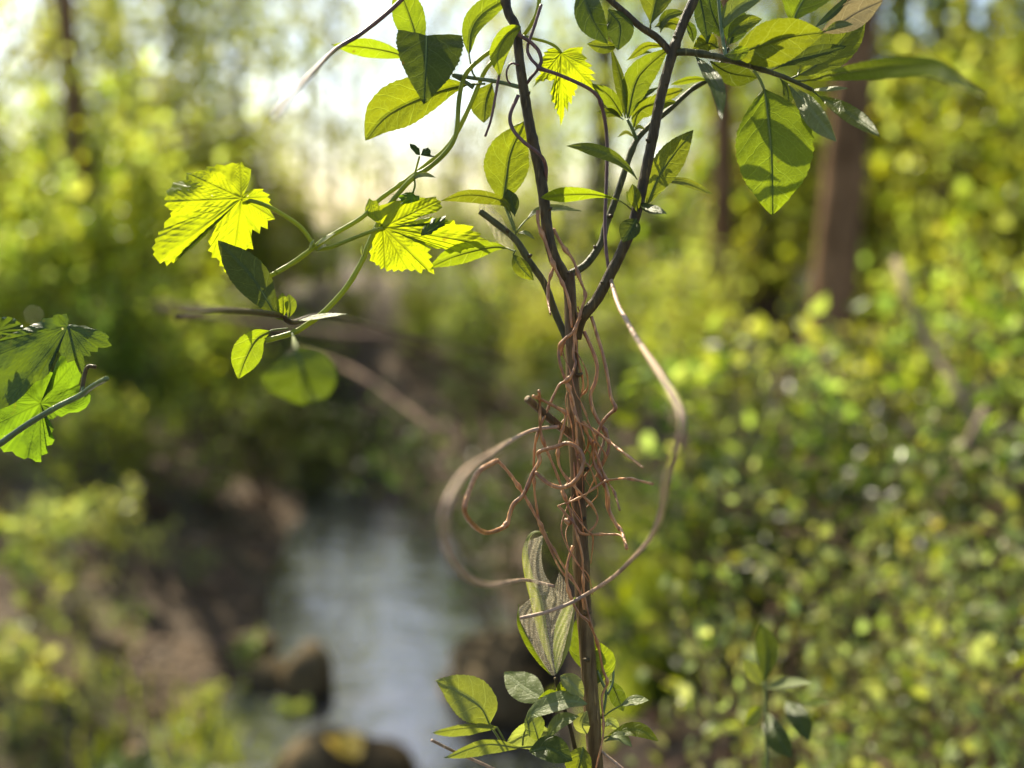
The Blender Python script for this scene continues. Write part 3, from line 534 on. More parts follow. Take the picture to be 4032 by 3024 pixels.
for bx, by, bd, e in [(2107, 590, -.1, (-14, -16)), (2150, 830, -.1, (20, -10)), (2068, 380, -.1, (16, -14)), (2380, 1118, -.5, (-12, -8)), (2470, 930, -.6, (14, 4)), (2562, 560, -.7, (-16, -10)), (2612, 330, -.7, (16, 2)), (2668, 150, -.7, (-14, -8)), (2400, 850, 1.5, (12, 2)), (2350, 980, 1.4, (-10, -10)), (2290, 2050, -.1, (14, -10)), (2302, 1850, -.1, (16, -8)), (2318, 2600, -.1, (-18, -4)), (2300, 2420, -.1, (22, -6)), (2272, 1480, -.1, (18, -8)), (2000, 915, .2, (-6, -14)), (2080, 1010, .3, (12, -6))]:
    bb_ = MB(); bb_.add(*tube_vf(np.array([P(bx, by, bd), P(bx+e[0]*.5, by+e[1]*.5, bd-.06), P(bx+e[0], by+e[1], bd-.04), P(bx+e[0]*1.25, by+e[1]*1.5, bd)]), np.array([8.5, 9, 6, 1.2])*PXM, 8)); bb_.build('bud', M['bark'], shrub)
LV = [ # midrib points, half width, roll, fold, material, widest, petiole
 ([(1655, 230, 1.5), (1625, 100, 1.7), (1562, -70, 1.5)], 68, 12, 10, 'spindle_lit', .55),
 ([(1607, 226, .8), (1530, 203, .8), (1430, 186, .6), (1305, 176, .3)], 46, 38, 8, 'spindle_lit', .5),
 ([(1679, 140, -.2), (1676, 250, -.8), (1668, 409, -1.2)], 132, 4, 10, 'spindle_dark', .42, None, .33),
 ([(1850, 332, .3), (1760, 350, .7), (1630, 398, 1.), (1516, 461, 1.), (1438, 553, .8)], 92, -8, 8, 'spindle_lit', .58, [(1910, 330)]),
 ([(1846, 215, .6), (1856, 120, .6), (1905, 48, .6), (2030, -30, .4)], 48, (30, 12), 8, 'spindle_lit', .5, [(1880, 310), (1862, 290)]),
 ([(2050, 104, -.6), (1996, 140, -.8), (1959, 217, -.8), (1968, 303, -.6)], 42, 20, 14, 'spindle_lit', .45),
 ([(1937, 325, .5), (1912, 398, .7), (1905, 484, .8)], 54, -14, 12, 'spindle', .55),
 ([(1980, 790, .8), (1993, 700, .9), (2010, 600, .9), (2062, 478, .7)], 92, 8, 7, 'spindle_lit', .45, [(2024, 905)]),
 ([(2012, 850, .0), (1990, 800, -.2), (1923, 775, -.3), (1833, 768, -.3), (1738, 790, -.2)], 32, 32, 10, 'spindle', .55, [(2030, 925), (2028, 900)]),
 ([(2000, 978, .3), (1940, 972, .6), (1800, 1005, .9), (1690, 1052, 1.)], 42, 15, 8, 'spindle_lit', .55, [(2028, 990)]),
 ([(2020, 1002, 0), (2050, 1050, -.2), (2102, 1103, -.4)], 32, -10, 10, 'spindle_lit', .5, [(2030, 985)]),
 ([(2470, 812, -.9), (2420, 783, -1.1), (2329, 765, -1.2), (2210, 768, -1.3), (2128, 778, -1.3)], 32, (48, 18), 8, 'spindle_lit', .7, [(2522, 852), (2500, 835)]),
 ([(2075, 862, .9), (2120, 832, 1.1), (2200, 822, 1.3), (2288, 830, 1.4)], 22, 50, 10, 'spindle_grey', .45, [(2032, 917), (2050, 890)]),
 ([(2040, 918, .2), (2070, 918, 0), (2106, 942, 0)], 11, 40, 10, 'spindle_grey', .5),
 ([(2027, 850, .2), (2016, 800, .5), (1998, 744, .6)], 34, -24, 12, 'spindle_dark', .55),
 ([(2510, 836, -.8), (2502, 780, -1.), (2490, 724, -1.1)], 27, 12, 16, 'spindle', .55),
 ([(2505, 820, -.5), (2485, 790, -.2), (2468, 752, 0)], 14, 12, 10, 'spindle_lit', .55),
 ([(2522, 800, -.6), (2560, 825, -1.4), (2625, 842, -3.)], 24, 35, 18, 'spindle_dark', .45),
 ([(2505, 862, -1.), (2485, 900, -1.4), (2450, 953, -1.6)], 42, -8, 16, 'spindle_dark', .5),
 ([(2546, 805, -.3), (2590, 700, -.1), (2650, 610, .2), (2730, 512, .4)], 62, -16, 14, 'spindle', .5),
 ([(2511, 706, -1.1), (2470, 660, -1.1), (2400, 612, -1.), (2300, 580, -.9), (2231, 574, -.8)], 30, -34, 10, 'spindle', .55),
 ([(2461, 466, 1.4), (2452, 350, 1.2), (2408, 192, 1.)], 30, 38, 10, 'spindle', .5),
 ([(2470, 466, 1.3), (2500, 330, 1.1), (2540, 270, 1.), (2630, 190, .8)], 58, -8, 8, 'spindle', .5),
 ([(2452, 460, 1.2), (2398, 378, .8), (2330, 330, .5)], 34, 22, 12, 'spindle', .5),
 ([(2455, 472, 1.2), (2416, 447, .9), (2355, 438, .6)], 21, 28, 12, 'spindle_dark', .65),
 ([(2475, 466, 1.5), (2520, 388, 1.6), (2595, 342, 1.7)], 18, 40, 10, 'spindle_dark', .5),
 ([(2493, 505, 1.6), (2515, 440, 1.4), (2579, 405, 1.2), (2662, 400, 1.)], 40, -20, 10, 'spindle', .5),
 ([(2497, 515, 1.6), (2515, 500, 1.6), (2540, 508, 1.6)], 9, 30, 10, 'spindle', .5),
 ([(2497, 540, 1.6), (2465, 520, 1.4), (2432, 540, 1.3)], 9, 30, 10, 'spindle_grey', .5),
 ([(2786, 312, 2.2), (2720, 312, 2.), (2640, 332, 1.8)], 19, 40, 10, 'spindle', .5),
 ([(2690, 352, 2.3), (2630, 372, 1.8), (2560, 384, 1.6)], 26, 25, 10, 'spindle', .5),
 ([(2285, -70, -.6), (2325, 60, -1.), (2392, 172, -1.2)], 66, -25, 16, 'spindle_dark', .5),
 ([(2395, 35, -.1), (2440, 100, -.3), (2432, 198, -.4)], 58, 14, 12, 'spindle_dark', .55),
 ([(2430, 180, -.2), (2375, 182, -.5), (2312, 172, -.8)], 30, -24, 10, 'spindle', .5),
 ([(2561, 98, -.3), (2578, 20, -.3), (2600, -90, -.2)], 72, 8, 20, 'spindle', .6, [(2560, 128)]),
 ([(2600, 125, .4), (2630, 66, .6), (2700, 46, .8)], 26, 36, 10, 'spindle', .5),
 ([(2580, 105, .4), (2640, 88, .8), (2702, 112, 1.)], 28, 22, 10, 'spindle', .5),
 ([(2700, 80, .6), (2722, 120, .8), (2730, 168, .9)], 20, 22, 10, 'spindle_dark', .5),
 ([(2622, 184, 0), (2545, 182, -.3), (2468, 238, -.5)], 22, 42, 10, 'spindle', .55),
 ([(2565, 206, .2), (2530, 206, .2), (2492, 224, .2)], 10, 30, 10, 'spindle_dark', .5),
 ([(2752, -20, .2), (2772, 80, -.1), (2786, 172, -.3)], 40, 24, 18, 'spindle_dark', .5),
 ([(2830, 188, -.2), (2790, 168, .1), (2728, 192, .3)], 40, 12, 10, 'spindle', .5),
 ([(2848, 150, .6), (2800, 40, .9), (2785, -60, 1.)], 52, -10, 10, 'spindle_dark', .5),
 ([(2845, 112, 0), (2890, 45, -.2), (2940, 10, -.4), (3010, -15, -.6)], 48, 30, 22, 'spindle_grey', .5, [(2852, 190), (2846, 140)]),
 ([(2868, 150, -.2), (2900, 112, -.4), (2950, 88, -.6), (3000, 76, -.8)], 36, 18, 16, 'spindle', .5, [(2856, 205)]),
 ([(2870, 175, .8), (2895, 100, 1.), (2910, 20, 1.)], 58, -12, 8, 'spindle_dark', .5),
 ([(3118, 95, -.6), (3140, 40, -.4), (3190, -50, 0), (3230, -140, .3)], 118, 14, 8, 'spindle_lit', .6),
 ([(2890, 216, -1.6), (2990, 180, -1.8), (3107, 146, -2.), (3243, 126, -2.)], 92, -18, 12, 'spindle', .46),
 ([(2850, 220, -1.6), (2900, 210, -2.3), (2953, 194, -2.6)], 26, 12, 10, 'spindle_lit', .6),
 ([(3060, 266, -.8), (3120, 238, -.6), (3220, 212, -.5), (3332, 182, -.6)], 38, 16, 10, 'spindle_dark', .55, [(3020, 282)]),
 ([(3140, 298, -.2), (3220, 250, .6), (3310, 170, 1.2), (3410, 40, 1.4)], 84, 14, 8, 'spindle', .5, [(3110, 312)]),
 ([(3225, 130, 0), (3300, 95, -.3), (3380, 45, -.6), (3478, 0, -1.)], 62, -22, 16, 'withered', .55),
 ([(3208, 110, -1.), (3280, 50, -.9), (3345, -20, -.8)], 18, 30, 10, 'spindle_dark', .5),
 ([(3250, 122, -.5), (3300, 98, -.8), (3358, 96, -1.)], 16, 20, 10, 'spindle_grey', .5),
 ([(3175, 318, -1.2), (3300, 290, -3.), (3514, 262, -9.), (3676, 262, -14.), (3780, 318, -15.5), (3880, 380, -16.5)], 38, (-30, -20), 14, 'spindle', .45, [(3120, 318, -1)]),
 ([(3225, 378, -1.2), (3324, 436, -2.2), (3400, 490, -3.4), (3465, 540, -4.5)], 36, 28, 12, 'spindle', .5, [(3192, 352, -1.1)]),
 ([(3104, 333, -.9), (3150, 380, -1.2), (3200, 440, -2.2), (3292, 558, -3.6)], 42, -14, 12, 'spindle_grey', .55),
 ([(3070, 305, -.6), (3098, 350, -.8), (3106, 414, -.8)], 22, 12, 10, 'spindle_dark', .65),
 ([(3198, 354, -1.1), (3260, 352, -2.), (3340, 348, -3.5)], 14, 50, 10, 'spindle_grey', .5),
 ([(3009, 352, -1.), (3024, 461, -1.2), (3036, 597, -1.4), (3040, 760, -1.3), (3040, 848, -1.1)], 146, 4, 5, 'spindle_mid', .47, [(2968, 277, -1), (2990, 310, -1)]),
 ([(2795, 240, 1.), (2870, 285, 1.), (2985, 305, 1.)], 44, -14, 8, 'spindle_dark', .55),
 ([(2738, 220, -.8), (2780, 275, -2.), (2822, 350, -4.), (2842, 470, -6.)], 30, 24, 10, 'spindle_dark', .5),
 ([(2600, 718, 1.), (2690, 715, 1.8), (2810, 765, 3.)], 20, 30, 10, 'spindle', .5),
 # the shoot on the left
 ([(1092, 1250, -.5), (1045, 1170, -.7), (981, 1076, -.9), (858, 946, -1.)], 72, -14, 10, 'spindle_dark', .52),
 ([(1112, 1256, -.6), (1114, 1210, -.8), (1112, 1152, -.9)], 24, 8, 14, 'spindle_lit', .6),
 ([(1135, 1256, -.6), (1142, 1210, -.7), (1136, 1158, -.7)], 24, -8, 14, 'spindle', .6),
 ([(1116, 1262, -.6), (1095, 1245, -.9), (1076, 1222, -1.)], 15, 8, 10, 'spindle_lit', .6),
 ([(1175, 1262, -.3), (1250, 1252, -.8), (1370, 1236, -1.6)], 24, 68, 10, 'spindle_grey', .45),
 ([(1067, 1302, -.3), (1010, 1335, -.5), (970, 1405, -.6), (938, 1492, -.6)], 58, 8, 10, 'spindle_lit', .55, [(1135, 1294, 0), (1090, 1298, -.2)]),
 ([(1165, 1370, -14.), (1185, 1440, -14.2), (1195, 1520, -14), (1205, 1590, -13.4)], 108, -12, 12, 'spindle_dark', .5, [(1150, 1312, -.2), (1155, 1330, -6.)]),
 # lower leaves
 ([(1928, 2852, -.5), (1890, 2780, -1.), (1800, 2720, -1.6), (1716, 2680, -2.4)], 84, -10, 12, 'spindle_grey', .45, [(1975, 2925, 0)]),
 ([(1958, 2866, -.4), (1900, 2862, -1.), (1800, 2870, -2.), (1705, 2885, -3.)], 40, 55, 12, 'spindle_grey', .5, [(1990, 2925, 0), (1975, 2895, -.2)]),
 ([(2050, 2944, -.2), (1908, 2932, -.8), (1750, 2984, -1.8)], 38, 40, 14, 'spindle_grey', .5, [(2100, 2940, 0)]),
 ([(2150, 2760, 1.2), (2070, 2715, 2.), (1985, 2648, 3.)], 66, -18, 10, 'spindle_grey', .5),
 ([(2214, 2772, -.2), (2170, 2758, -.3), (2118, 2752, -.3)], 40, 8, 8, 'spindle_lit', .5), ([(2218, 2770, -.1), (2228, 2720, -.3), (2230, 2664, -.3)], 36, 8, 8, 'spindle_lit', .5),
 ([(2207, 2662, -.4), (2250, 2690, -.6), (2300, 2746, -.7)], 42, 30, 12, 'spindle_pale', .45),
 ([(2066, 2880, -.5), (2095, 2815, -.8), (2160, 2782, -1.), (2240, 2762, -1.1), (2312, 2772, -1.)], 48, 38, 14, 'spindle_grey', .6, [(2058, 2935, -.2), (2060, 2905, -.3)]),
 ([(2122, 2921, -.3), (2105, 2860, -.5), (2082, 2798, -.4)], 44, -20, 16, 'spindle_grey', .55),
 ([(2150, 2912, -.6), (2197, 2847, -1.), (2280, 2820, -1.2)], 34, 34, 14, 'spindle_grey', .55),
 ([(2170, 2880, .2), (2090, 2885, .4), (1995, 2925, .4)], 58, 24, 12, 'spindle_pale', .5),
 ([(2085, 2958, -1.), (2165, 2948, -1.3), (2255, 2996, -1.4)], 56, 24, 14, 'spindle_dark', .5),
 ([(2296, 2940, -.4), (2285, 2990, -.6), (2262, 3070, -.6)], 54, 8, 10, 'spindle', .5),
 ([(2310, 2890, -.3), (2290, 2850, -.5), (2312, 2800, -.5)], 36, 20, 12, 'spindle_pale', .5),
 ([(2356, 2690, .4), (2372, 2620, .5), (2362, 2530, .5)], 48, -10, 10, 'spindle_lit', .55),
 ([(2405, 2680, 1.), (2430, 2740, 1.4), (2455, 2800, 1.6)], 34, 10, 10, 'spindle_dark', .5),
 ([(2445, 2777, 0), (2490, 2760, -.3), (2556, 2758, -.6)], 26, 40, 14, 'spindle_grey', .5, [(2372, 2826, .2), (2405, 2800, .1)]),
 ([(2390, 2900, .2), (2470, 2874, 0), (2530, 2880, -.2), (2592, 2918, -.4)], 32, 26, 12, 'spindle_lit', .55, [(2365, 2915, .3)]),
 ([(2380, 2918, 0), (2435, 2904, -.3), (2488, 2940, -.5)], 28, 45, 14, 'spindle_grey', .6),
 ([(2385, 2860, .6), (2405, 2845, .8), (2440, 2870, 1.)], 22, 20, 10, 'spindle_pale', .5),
 # leaves drawn together by the silk
 ([(2183, 2655, 0), (2147, 2497, .3), (2125, 2362, .3), (2092, 2249, .2), (2078, 2165, 0), (2098, 2102, -.2), (2158, 2096, -.4)], 36, (30, 62), 30, 'spindle_pale', .5),
 ([(2170, 2660, 0), (2102, 2556, .4), (2050, 2455, .6), (2042, 2378, .6)], 26, 66, 20, 'spindle_lit', .5),
 ([(2192, 2651, 0), (2222, 2545, .3), (2240, 2432, .4), (2272, 2344, .3)], 50, 34, 26, 'spindle_pale', .5),
 ([(2300, 2640, 1.), (2290, 2540, 1.2), (2275, 2430, 1.3)], 62, 10, 10, 'spindle', .5),
]
shoot = empty('spindle_shoot', P(1150, 1290, .2), 'short shoot with a shaded pointed leaf and bright young leaves beside the bristly vine', 'shoot')
bine(shoot, [(700, 1240, -20), (860, 1224, -11), (980, 1228, -5.), (1100, 1242, -.8), (1150, 1270, 0.2), (1230, 1248, 7), (1330, 1250, 18.), (1500, 1290, 40.), (1720, 1350, 70.), (2000, 1420, 100.)], 10, 'bark', 'branch', 12, 90, 1.6)
for L_ in LV:
    pts, W_, ro, fo, mt, wd_ = L_[:6]; leaf(shoot if pts[0][0] < 1200 else shrub, pts, W_, ro, fo, mt, wd_, L_[7] if len(L_) > 7 else 0.0, L_[6] if len(L_) > 6 else None)
bine(shrub, [(2371, 2830, .3), (2386, 2732, .4), (2372, 2690, .4), (2351, 2640, .4)], 6, 'twig_green', 'shoot', 6)
bine(shrub, [(2392, 2735, .4), (2412, 2690, .5), (2415, 2640, .6)], 5, 'twig_green', 'shoot', 6)

# ------------------------------------------------------------------ hop vine
def hop_leaf(parent, outline, ctr, veins, mat, off, sc_, dz=0.0, tilt=(0, 0), cup=0.0, ripple=.6, M_=230, NR=34, label=None):
    """lobed leaf: outline and vein tips in zoomed pixels, off/sc_ turn them into photograph pixels; tilt in cm per 100 px"""
    O = np.array(outline, float)*sc_+np.array(off); c = np.array(ctr, float)*sc_+np.array(off); vt = np.array(veins, float)*sc_+np.array(off)
    seg = np.linalg.norm(np.roll(O, -1, 0)-O, axis=1); cum = np.concatenate([[0], np.cumsum(seg)]); u = np.linspace(0, cum[-1], M_, endpoint=False)
    u = np.sort(np.concatenate([u, cum[:-1]])); OO = np.vstack([O, O[:1]]); q = np.stack([np.interp(u, cum, OO[:, 0]), np.interp(u, cum, OO[:, 1])], 1); m = len(q)
    rr = np.linspace(0.015, 1, NR); X = c+(q[None]-c)*rr[:, None, None]
    segs = []
    for tip in vt:
        d = tip-c; ln = np.linalg.norm(d); e = d/ln; segs.append((c, tip, 3.4, 1.0))
        for i, fr in enumerate(np.linspace(.14, .9, 9)):
            for sg in (-1, 1):
                a = math.radians(40*sg); dv = np.array([e[0]*math.cos(a)-e[1]*math.sin(a), e[0]*math.sin(a)+e[1]*math.cos(a)]); o = c+d*(fr+.02*sg); segs.append((o, o+dv*ln*.42*(1.05-fr*.75), 1.8, .6))
    pts = X.reshape(-1, 2); best = np.zeros(len(pts)); dist = np.full(len(pts), 1e9)
    for a, b_, wdt, st in segs:
        d = b_-a; t = np.clip(((pts-a)@d)/(d@d), 0, 1); ds = np.linalg.norm(pts-a-t[:, None]*d, axis=1); best = np.maximum(best, st*np.exp(-(ds/(wdt*(1.25-.6*t)))**2)); dist = np.minimum(dist, ds)
    rel = (pts-c)/100; z = dz+rel[:, 0]*tilt[0]+rel[:, 1]*tilt[1]+cup*(rel**2).sum(1)
    z = z+ripple*.16*(1-np.exp(-(dist/11)**2))+.16*np.sin(pts[:, 0]*.024+c[0])*np.sin(pts[:, 1]*.027+c[1])+.05*np.sin(pts[:, 0]*.06)*np.sin(pts[:, 1]*.055)+.14*np.repeat(rr, m)**3*np.sin(np.tile(np.linspace(0, 2*math.pi, m, endpoint=False), NR)*7+c[0])
    V = np.array([P(x, y, d) for (x, y), d in zip(pts, z)]); V = np.vstack([V, P(*c, dz)]); ci = len(V)-1
    f = [(i*m+j, i*m+(j+1) % m, (i+1)*m+(j+1) % m, (i+1)*m+j) for i in range(NR-1) for j in range(m)]+[(ci, (j+1) % m, j) for j in range(m)]
    b = MB(); b.add(V, f); o = b.build('leaf', M[mat], parent); at = o.data.attributes.new('vein', 'FLOAT', 'POINT'); at.data.foreach_set('value', np.append(best, 1.0))
    return o
hop = empty('hop_vine', P(2232, 1700, .8), 'bright yellow-green climbing vine with lobed toothed leaves and bristly stem', 'vine')
HS = lambda pts, r, tp=1.0: bine(hop, pts, r, 'hopstem', 'stem', 10, None, tp, .3, .05, (.5,))
HS([(1045, 1342, -.5), (1152, 1311, -.3), (1207, 1279, -.2), (1279, 1225, 0), (1365, 1130, .2), (1424, 1031, .3), (1451, 963, .3), (1489, 880, .3), (1534, 807, .2), (1584, 744, .1), (1629, 699), (1697, 654), (1756, 599), (1790, 545), (1801, 488), (1806, 407), (1819, 330), (1842, 280), (1878, 244, .3), (1932, 203, .3), (2010, 170, .6), (2060, 140, .5), (2110, 60, .2), (2128, -30, .2)], 11.5, .7)
HS([(1085, 1075, -.3), (1160, 1030, 0), (1234, 976, 0), (1275, 945, 0), (1318, 920, .1), (1428, 854, .2), (1485, 794, .3), (1543, 750, .4), (1607, 706, .4), (1690, 640, .2), (1760, 580, .2), (1800, 520, .2), (1851, 416, .3), (1905, 289, .3), (1940, 240, .4)], 10, .85)
HS([(960, 1140, -.2), (1020, 1110, -.3), (1085, 1075, -.3)], 9)
pt1 = bine(hop, [(1236, 972, 0), (1223, 945, -.1), (1178, 889, -.3), (1088, 830, -.6), (1020, 799, -.7), (953, 784, -.5)], 8, 'hopstem', 'petiole', 8)
pt2 = bine(hop, [(1245, 985, 0), (1300, 975, -.1), (1365, 949, -.2), (1440, 920, -.2), (1508, 898, -.1)], 8, 'hopstem', 'petiole', 8)
pt3 = bine(hop, [(1629, 700, 0), (1640, 660, -.1), (1652, 615, -.2)], 4, 'hopstem', 'petiole', 6)
pt4 = bine(hop, [(1630, 700, 0), (1634, 730, -.1), (1625, 762, -.2)], 4, 'hopstem', 'petiole', 6)
pt5 = bine(hop, [(2060, 142, .4), (2090, 150, .3), (2150, 165, .1), (2190, 185, 0), (2210, 210, 0)], 6, 'hopstem', 'petiole', 8)
# stipules and bristles
for pts, W_, ro in (([(1246, 968, -.2), (1275, 946, -.4), (1322, 918, -.5)], 13, 55), ([(1215, 985, -.1), (1226, 960, -.3), (1238, 940, -.3)], 9, 55), ([(1250, 985, -.2), (1270, 972, -.3), (1290, 962, -.3)], 8, 50), ([(1630, 700, -.1), (1670, 690, -.3), (1714, 698, -.4)], 12, 40), ([(1430, 1010, .1), (1424, 985, 0), (1428, 965, 0)], 8, 40)):
    leaf(hop, pts, W_, ro, 10, 'spindle_pale', .5, name='stipule', serr=False)
bm = MB(); g = np.random.default_rng(3)
for path in ([(1053, 1338, -.5), (1207, 1279, -.2), (1279, 1225, 0), (1365, 1130, .2), (1424, 1031, .3), (1451, 963, .3)], [(1085, 1075, -.3), (1160, 1030, 0), (1234, 976, 0)], [(1252, 985, 0), (1365, 949, -.2), (1492, 902, -.2)]):
    for q in spline(path, 34):
        a = g.uniform(0, 6.28); e = np.array([math.cos(a), math.sin(a)])*g.uniform(10, 16); bm.add(*tube_vf(np.array([P(*q), P(q[0]+e[0], q[1]+e[1], q[2]+g.normal()*.05)]), np.array([1.8, .5])*PXM, 4))
tag(bm.build('bristles', M['hopstem'], hop), kind='stuff')
OL1 = [(1010,490),(1040,455),(1090,430),(1190,428),(1180,450),(1245,480),(1220,500),(1252,520),(1235,545),(1270,582),(1240,600),(1292,692),(1225,705),(1225,780),(1165,755),(1155,820),(1090,780),(1082,840),(1100,955),(1052,945),(1020,975),(990,1000),(960,1040),(935,1110),(905,1218),(882,1170),(848,1150),(842,1105),(803,1100),(808,1060),(780,1030),(735,1028),(742,985),(705,965),(728,925),(706,885),(738,830),(790,735),(740,775),(700,795),(640,848),(600,915),(560,958),(525,952),(508,985),(478,960),(455,1036),(428,1010),(408,1078),(380,1060),(345,1102),(325,1055),(290,1080),(260,1045),(225,1000),(240,975),(215,940),(250,900),(240,865),(275,840),(268,800),(320,780),(325,720),(360,690),(385,668),(375,640),(400,620),(372,612),(325,570),(350,545),(322,520),(352,480),(340,450),(385,420),(400,375),(455,365),(515,350),(520,290),(570,295),(620,270),(680,265),(690,232),(760,235),(785,212),(850,225),(920,198),(950,210),(1000,193),(1022,232),(1082,258),(1075,330),(1052,400),(1030,445),(1000,492)]
pt1.parent = hop_leaf(hop, OL1, (1000, 512), [(345, 545), (290, 1040), (903, 1200), (1280, 690), (985, 210), (540, 300), (1240, 500)], 'hop', (500, 550), .45208, -.6, (.35, .15), .18)
OL2 = [(668,835),(640,810),(600,800),(540,770),(520,750),(530,690),(560,620),(590,640),(625,640),(650,685),(700,672),(800,640),(900,640),(990,612),(1060,618),(1145,602),(1150,630),(1192,650),(1180,665),(1200,700),(1150,740),(1080,750),(1000,780),(975,800),(930,828),(985,815),(1050,800),(1115,780),(1112,840),(1165,860),(1215,830),(1262,845),(1300,808),(1312,850),(1385,850),(1472,865),(1440,900),(1538,928),(1518,955),(1590,985),(1655,1040),(1600,1025),(1520,1038),(1470,1030),(1410,1055),(1385,1035),(1350,1088),(1320,1065),(1250,1080),(1210,1055),(1140,1062),(1100,1030),(1060,1020),(1040,1000),(1060,1040),(1105,1060),(1068,1092),(1112,1130),(1080,1152),(1118,1205),(1128,1283),(1080,1262),(1070,1240),(1028,1238),(1018,1278),(985,1262),(960,1240),(930,1258),(895,1238),(870,1242),(850,1262),(815,1242),(775,1262),(760,1238),(715,1260),(700,1225),(660,1240),(650,1205),(620,1205),(612,1180),(565,1165),(578,1120),(560,1085),(590,1050),(585,1000),(612,960),(625,900),(645,862)]
pt2.parent = hop_leaf(hop, OL2, (682, 876), [(545, 660), (1180, 640), (1640, 1035), (1120, 1270), (700, 1245), (900, 1250)], 'hop', (1200, 500), .45208, .1, (-.25, .25), .12)
OL2b = [(1010,950),(1016,905),(1040,860),(1085,840),(1110,792),(1160,795),(1228,770),(1222,802),(1256,812),(1215,835),(1225,858),(1180,865),(1150,900),(1120,905),(1105,935),(1060,940)]
hop_leaf(hop, OL2b, (1035, 938), [(1220, 785), (1150, 890), (1090, 800)], 'hop_dark', (1200, 500), .45208, -.6, (.3, -.5), .1, M_=90, NR=14)  # dark leaf put in partly for a cast shadow on the lobed leaf
OL2c = [(955,585),(930,568),(880,570),(820,600),(812,630),(850,650),(830,670),(900,668),(950,655),(1000,635),(1000,600),(975,605)]
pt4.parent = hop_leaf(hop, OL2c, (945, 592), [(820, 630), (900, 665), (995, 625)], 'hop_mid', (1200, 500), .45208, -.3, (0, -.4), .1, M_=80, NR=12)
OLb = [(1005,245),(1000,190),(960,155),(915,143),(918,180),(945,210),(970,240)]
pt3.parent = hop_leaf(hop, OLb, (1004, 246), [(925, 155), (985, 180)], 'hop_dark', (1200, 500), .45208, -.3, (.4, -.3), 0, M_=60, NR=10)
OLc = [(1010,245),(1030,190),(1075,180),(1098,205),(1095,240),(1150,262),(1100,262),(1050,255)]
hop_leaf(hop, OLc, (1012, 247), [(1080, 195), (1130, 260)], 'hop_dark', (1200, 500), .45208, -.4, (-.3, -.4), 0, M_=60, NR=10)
OL3 = [(466,462),(500,440),(540,420),(600,412),(655,408),(640,465),(692,508),(668,530),(738,572),(705,592),(762,640),(715,645),(768,702),(715,690),(745,735),(772,792),(715,770),(680,740),(640,715),(600,735),(608,770),(580,790),(588,835),(560,830),(555,912),(530,880),(522,972),(495,925),(488,1010),(460,1098),(448,1010),(425,985),(440,945),(404,950),(418,905),(375,880),(395,845),(368,815),(392,780),(395,740),(410,690),(370,705),(330,690),(310,712),(280,705),(215,768),(245,705),(235,690),(290,640),(258,605),(300,590),(268,560),(300,535),(285,505),(322,480),(308,455),(345,445),(340,428),(400,415),(452,452)]
pt5.parent = hop_leaf(hop, OL3, (464, 466), [(460, 1080), (745, 770), (650, 425), (230, 750), (310, 455), (720, 600)], 'hop', (2000, 0), .45208, .2, (.1, .15), .15, ripple=.8)
# small winged insect-like speck is left out; second vine at the left edge
hop2 = empty('hop_vine', P(-40, 1760, 0), 'shaded green lobed leaves on a dark straight stem over the brown slope', 'vine')
OL4 = [(555,372),(560,330),(545,278),(520,285),(500,290),(470,285),(440,292),(430,312),(350,318),(330,345),(270,365),(200,400),(100,440),(0,490),(-250,560),(-300,700),(-200,900),(-60,1080),(60,1040),(120,1010),(200,940),(250,880),(300,830),(345,820),(400,770),(395,700),(430,690),(432,620),(475,578),(500,622),(530,630),(550,682),(612,660),(640,720),(668,772),(695,700),(680,622),(742,632),(735,590),(798,592),(800,556),(860,560),(914,540),(880,500),(892,470),(860,440),(800,410),(760,405),(700,380),(640,380),(600,365)]
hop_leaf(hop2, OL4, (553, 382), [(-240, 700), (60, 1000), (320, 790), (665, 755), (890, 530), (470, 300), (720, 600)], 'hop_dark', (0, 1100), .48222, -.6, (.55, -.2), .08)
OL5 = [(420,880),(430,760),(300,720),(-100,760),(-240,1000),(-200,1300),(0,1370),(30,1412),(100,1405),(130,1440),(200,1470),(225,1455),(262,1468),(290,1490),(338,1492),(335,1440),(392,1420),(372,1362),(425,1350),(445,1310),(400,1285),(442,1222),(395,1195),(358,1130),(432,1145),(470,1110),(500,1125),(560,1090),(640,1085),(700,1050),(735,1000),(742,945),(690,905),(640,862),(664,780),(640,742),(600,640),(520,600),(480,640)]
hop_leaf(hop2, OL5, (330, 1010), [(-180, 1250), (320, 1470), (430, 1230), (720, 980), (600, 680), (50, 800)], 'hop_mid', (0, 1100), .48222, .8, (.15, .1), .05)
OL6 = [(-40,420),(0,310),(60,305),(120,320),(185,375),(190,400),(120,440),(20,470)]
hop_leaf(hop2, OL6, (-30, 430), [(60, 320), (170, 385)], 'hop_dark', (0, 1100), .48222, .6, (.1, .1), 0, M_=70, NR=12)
bine(hop2, [(-60, 1790, -1.2), (0, 1748, -1.2), (96, 1679, -1.2), (217, 1606, -1.2), (313, 1558, -.9), (366, 1520, -1.5), (420, 1490, -2.5)], 13, 'twig_green', 'stem', 10, None, .8)
bine(hop2, [(320, 1545, -.4), (342, 1450, -.2), (378, 1445, -.2)], 8, 'bark', 'stem', 8)
bine(hop2, [(268, 1284, -.6), (300, 1400, 0), (335, 1470, 0), (320, 1550, -.6)], 5, 'twig_green', 'petiole', 8)

